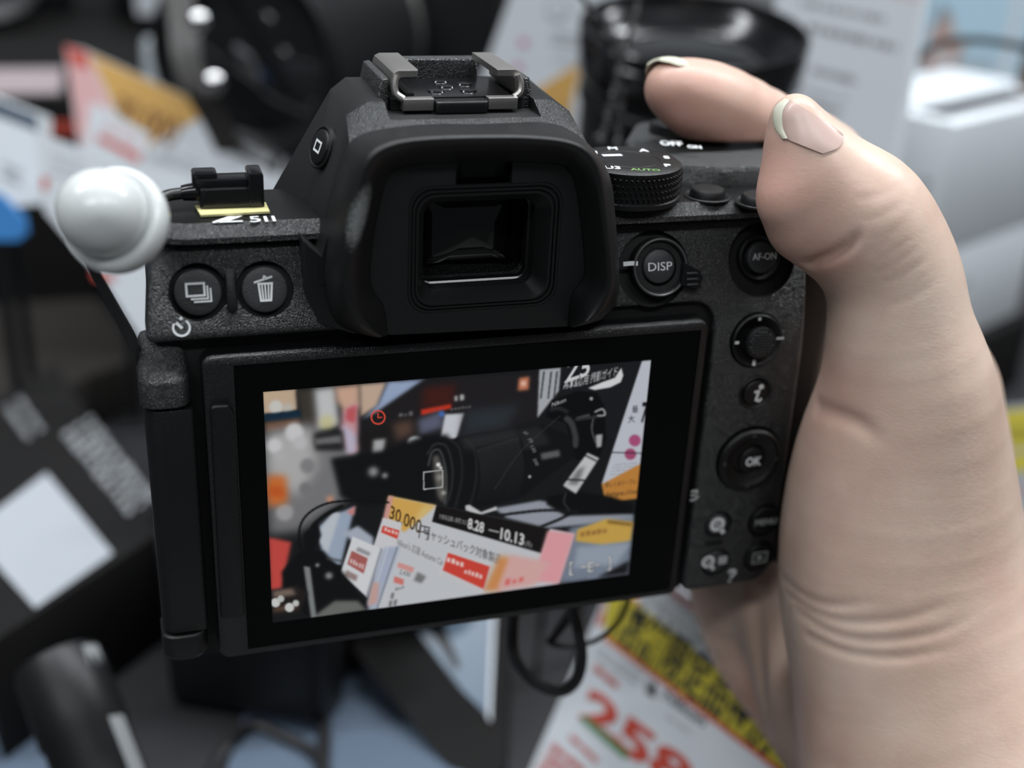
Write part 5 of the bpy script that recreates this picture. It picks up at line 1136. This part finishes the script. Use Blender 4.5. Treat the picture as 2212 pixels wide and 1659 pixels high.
# ------------------------------------------------------------------ other cameras on show
def shop_camera(base, yaw, label, k=1.0, lens_len=80, lens_r=34, group=None, tilt=0.0):
    """camera body with hump, grip, lens; base on the ground, lens pointing along yaw"""
    o = empty('display_camera', base); tag(o, label, 'camera', group)
    ca_, sa = math.cos(yaw), math.sin(yaw); fw = np.array([ca_, sa, 0.0]); rt = np.array([sa, -ca_, 0.0]); b = np.array(base, float)
    def T(V): V = np.array(V, float) * k; return b + np.outer(V[:, 0], rt) + np.outer(V[:, 1], fw) + np.outer(V[:, 2], ZD)
    def put(name, bm_or_g, mat, par=o, sm=35):
        if isinstance(bm_or_g, G): g = bm_or_g
        else:
            g = G(); bm_or_g.verts.ensure_lookup_table(); bm_or_g.verts.index_update(); g.add([v.co[:] for v in bm_or_g.verts], [[v.index for v in f.verts] for f in bm_or_g.faces]); bm_or_g.free()
        g.v = [tuple(p) for p in T(g.v)]; return mk(name, g, mat, par, smooth=sm)
    put('body', prism_bm(rrect(-66, 66, 0, 78, 6), -18, 18, 'y', 3, 3), M['camblack'])
    put('grip', prism_bm(rrect(38, 68, 2, 72, 8), 10, 44, 'y', 0, 8), M['camblack'])
    put('viewfinder_hump', prism_bm(rounded([(-28, 70), (28, 70), (16, 100), (-16, 100)], 3), -26, 30, 'y', 3, 6), M['camblack'])
    put('hot_shoe', G().box(-10, 10, -14, 8, 99, 103), M['steel'], sm=0)
    put('mode_dial', G().lathe([(11, 76), (11, 86), (10, 87)], (46, 0, 0), (0, 0, 1), 32), M['gloss'])
    L_ = put('lens', G().lathe([(33, 16), (33, 24), (lens_r, 26), (lens_r, 18 + lens_len * 0.45), (lens_r + 1.5, 19 + lens_len * 0.45), (lens_r + 1.5, 16 + lens_len), (lens_r - 1, 18 + lens_len), (lens_r - 4, 16 + lens_len), (lens_r - 9, 10 + lens_len)], (0, 0, 42), (0, 1, 0), 56, True, False), M['camblack'])
    put('lens_glass', G().lathe([(lens_r - 8, 9 + lens_len), (lens_r * 0.5, 12 + lens_len), (2, 13 + lens_len)], (0, 0, 42), (0, 1, 0), 40), M['lensglass'], L_)
    put('lens_band', G().lathe([(lens_r + 0.2, 30), (lens_r + 0.8, 30.5), (lens_r + 0.8, 33), (lens_r + 0.2, 33.5)], (0, 0, 42), (0, 1, 0), 56, False, False), M['steel'], L_)
    return o
RZ = -40.0
rs = empty('display_riser', (-10, 640, CT)); tag(rs, 'black stepped riser under the cameras at the back', 'riser')
mk('riser_block', prism_bm(rrect(-420, 330, 510, 1010, 8), CT, RZ, 'z', 0, 2), M['boxblack'], rs); mk('riser_step', prism_bm(rrect(-420, 330, 1012, 1180, 8), CT, RZ + 60, 'z', 0, 2), M['boxblack'], rs)
p = D(800, 120, 640); shop_camera((p[0], p[1], RZ + 0.2), -2.2, 'large black camera with a fat lens behind the viewfinder', 1.15, 95, 38)
p = D(500, 60, 930); shop_camera((p[0], p[1], RZ + 0.2), -1.8, 'black camera on the riser left of the viewfinder hump', 1.15, 80, 36)
p = D(60, 60, 900); shop_camera((p[0] - 40, p[1], RZ + 0.2), -1.3, 'black camera at the far top left corner of the riser', 1.1, 70, 34)
p = Zp(470, 1545, CT); shop_camera((p[0] + 26, p[1] + 50, CT), -0.5, 'black camera standing on the counter under the held camera', 0.85, 60, 34)
# black cylinder leaning at the lower left
a = D(122, 1425, 315); b = D(250, 1760, 300); axl = (a - b) / np.linalg.norm(a - b); LL = (a[2] - CT - 6) / axl[2]
ll = empty('tilted_cylinder', (*(a - axl * LL)[:2], CT)); tag(ll, 'black cylindrical accessory leaning at the bottom left corner, pale stripe', 'accessory')
mk('barrel', G().lathe([(9.5, -LL), (10.5, -LL + 2), (10.5, -22), (11.2, -21), (11.2, -3), (10.6, -0.6), (9.6, 0), (8.6, -0.2)], a, axl, 48), M['camblack'], ll)
mk('end_cap', G().lathe([(8.8, -0.5), (8.6, 0.3), (6.0, 0.8), (1.0, 0.9)], a, axl, 36), M['lensglass'], ll)
sd = TI - axl * (TI @ axl); sd /= np.linalg.norm(sd); fd = np.cross(sd, axl); fd = fd if fd[1] < 0 else -fd
stripe = []
for t in (0.2, 0.45, 0.7):
    d = sd * math.cos(t) + fd * math.sin(t); stripe.append([a + d * 11.35 - axl * 2, a + d * 10.75 - axl * 24, a + d * 10.65 - axl * (LL - 4)])
mk('pale_stripe', G().loft(stripe, False), M['greyink'], ll)

# black retail box with a white label, left
zb = -108.0
hull = [Zp(*q, zb) for q in ((-190, 980), (120, 780), (345, 1150), (-30, 1395))]
bl = empty('retail_box', (*np.mean(hull, 0)[:2], CT)); tag(bl, 'flat black retail box with a white label left of the camera', 'box')
mk('box_body', prism_bm([(q[0], q[1]) for q in hull], CT, zb, 'z', 1, 1, 2), M['boxblack'], bl)
fl = Sheet((0, 0, zb), (0, 0, 1.0))
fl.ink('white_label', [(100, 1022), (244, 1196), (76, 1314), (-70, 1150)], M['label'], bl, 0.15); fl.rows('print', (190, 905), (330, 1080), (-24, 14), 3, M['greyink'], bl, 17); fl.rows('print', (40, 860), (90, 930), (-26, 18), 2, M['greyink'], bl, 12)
hl = [Zp(*q, CT + 26) for q in ((-150, 610), (190, 610), (300, 770), (60, 860), (-150, 860))]
tag(mk('dark_case', prism_bm([(q[0], q[1]) for q in hl], CT, CT + 26, 'z', 2, 2, 2), M['leather']), 'dark brown case on the counter behind the retail box', 'case')
pw = [Zp(*q, CT + 1) for q in ((-80, 1440), (330, 1235), (420, 1330), (200, 1440), (120, 1800), (-120, 1800))]
tag(mk('counter_sheet', G().add(pw + [q - ZD * 0.5 for q in pw], [(0, 1, 2, 3, 4, 5), (11, 10, 9, 8, 7, 6)] + [(i, 6 + i, 6 + (i + 1) % 6, (i + 1) % 6) for i in range(6)]), M['paperblue'], smooth=0), 'pale bluish sheet around the dark lens, bottom left corner', 'paper')

# ------------------------------------------------------------------ cards at the upper left
CN = VN + np.array([-0.1, 0, 0.35])
s = Sheet(D(380, 280, 520), CN)
r = s.slab('cashback_card', [(140, 98), (182, 108), (470, 240), (470, 264), (612, 342), (610, 470), (420, 455), (185, 410)], M['paper'], th=1.0)
tag(r, 'white promotion card with orange corner and black strip, left of the viewfinder', 'card')
s.ink('orange_field', [(192, 116), (462, 238), (418, 262), (320, 316), (255, 250)], M['orange'], r); s.ink('red_corner', [(140, 98), (190, 115), (240, 235), (190, 330), (172, 300)], M['pink'], r); s.ink('red_corner', [(140, 98), (188, 114), (192, 150), (158, 140)], M['red'], r, 0.2)
stand(r, s.at(400, 440)); s.text('card_lettering', '30,000', (238, 258), (375, 318), (252, 200), M['wood'], r, 0.02, 0.2); s.ink('black_strip', [(470, 264), (612, 342), (602, 380), (456, 310)], M['ink'], r); s.rows('strip_print', (482, 296), (585, 350), (0, 0), 1, M['paleink'], r, 20, 3, 0.2); s.rows('print', (350, 320), (430, 360), (-6, 18), 2, M['paleink'], r, 8)
s2 = Sheet(D(250, 300, 500), CN)
r = s2.slab('price_label', [(196, 218), (322, 290), (302, 385), (182, 320)], M['paper']); tag(r, 'small white price label with a red stripe before the promotion card', 'price label'); stand(r, s2.at(245, 335)); s2.ink('red_stripe', [(212, 288), (306, 335), (300, 352), (208, 302)], M['red'], r); s2.rows('red_print', (225, 270), (300, 308), (0, 0), 1, M['pink'], r, 12)
s = Sheet(D(60, 330, 470), CN)
r = s.slab('electronic_tag', [(-60, 190), (90, 250), (88, 440), (-60, 455)], M['boxwhite'], th=8); tag(r, 'white electronic price tag at the left edge', 'price tag'); stand(r, s.at(15, 430) + np.array([0, 6, 0])); s.ink('tag_band', [(-60, 195), (80, 250), (86, 285), (-60, 230)], M['paperblue'], r); s.rows('print', (5, 355), (45, 375), (0, 22), 2, M['paleink'], r, 14)
s = Sheet(D(40, 450, 455), CN)
r = s.slab('blue_tag', [(-80, 390), (0, 420), (50, 470), (54, 505), (40, 520), (-80, 520)], M['blue'], th=3); tag(r, 'bright blue tag at the left edge under the white price tag', 'tag'); stand(r, s.at(-10, 500))
s = Sheet(D(170, 470, 440), CN)
r = s.slab('price_card', [(75, 285), (200, 330), (420, 380), (400, 700), (330, 775), (210, 590), (95, 455)], M['paper'], th=1.2); tag(r, 'white price card standing behind the white dome', 'price card'); stand(r, s.at(320, 700)); s.ink('red_mark', [(92, 380), (106, 385), (100, 415), (88, 405)], M['red'], r); s.ink('red_mark', [(196, 585), (245, 592), (250, 608), (205, 605)], M['red'], r); s.rows('print', (110, 330), (180, 352), (0, 20), 3, M['paleink'], r, 5)
s = Sheet(D(560, 290, 600), VN + np.array([0, 0, 0.2]))
r = s.slab('white_tag', [(545, 236), (588, 242), (660, 300), (655, 345), s.down((655, 345), (640, 460)), s.down((545, 236), (540, 420))], M['paper']); tag(r, 'small white tag left of the viewfinder hump', 'tag')
q = [D(*a, 470) for a in ((-40, 130), (170, 158), (190, 250), (-40, 210))]
bo = empty('accessory_box', (*np.mean(q, 0)[:2], CT)); tag(bo, 'black accessory box with orange edge and pale top, far left', 'box')
cc = D(60, 190, 600); x0, y0 = cc[0], cc[1]
mk('box_body', prism_bm(rrect(x0 - 40, x0 + 24, y0 - 30, y0 + 40, 2), CT, cc[2] + 2, 'z', 0, 1), M['boxblack'], bo); mk('pale_top', prism_bm(rrect(x0 - 38, x0 + 16, y0 - 26, y0 + 34, 2), cc[2] + 2, cc[2] + 3, 'z'), M['pinkgrey'], bo); mk('orange_edge', G().box(x0 - 40.5, x0 + 24.5, y0 - 31, y0 - 30, cc[2] - 16, cc[2] - 10), M['red'], bo, smooth=0)
stp = spline(np.array([D(372, -60, 505), D(395, 40, 501), D(405, 130, 497), D(430, 200, 497), D(466, 262, 501), D(500, 330, 505)]), 6)
g = G().loft([[p_ + TI * a_ + TF * b_ for a_, b_ in ((-6, 0.8), (6, 0.8), (6, -0.8), (-6, -0.8))] for p_ in stp], True, True, True)
cst = empty('camera_strap', stp[-1]); tag(cst, 'dark glossy camera strap hanging down at the top left', 'strap')
mk('strap_band', g, M['leather'], cst, smooth=30)
M['chrome'] = material('polished_metal', (0.75, 0.75, 0.75, 1), 0.08, metal=1.0)
for px, py in ((430, 46), (462, 178)):
    c = D(px, py, 490); mk('glint_ball', G().lathe([(0.6 + 4.2 * math.sin(t), -4.2 * math.cos(t)) for t in np.linspace(0, math.pi, 12)], c, (0.2, -1, 0.3), 24), M['chrome'], cst)  # polished balls added to catch the lamps as round glints on the strap
s = Sheet(D(330, 100, 690), VN)
r = s.slab('shelf_tag', [(288, -60), (362, -60), (360, 34), (296, 32)], M['paper']); tag(r, 'white shelf tag at the top edge beside the strap', 'tag'); stand(r, s.at(326, 20), RZ)
cy = D(345, 130, 640); tag(mk('sensor_puck', G().lathe([(14, RZ), (14, RZ + 3), (3, RZ + 5), (3, cy[2] - 12), (8.5, cy[2] - 10), (8.5, cy[2] + 8), (7, cy[2] + 11), (3, cy[2] + 12)], (cy[0], cy[1], 0), (0, 0, 1), 32), M['clear']), 'pale grey upright sensor left of the strap', 'sensor')
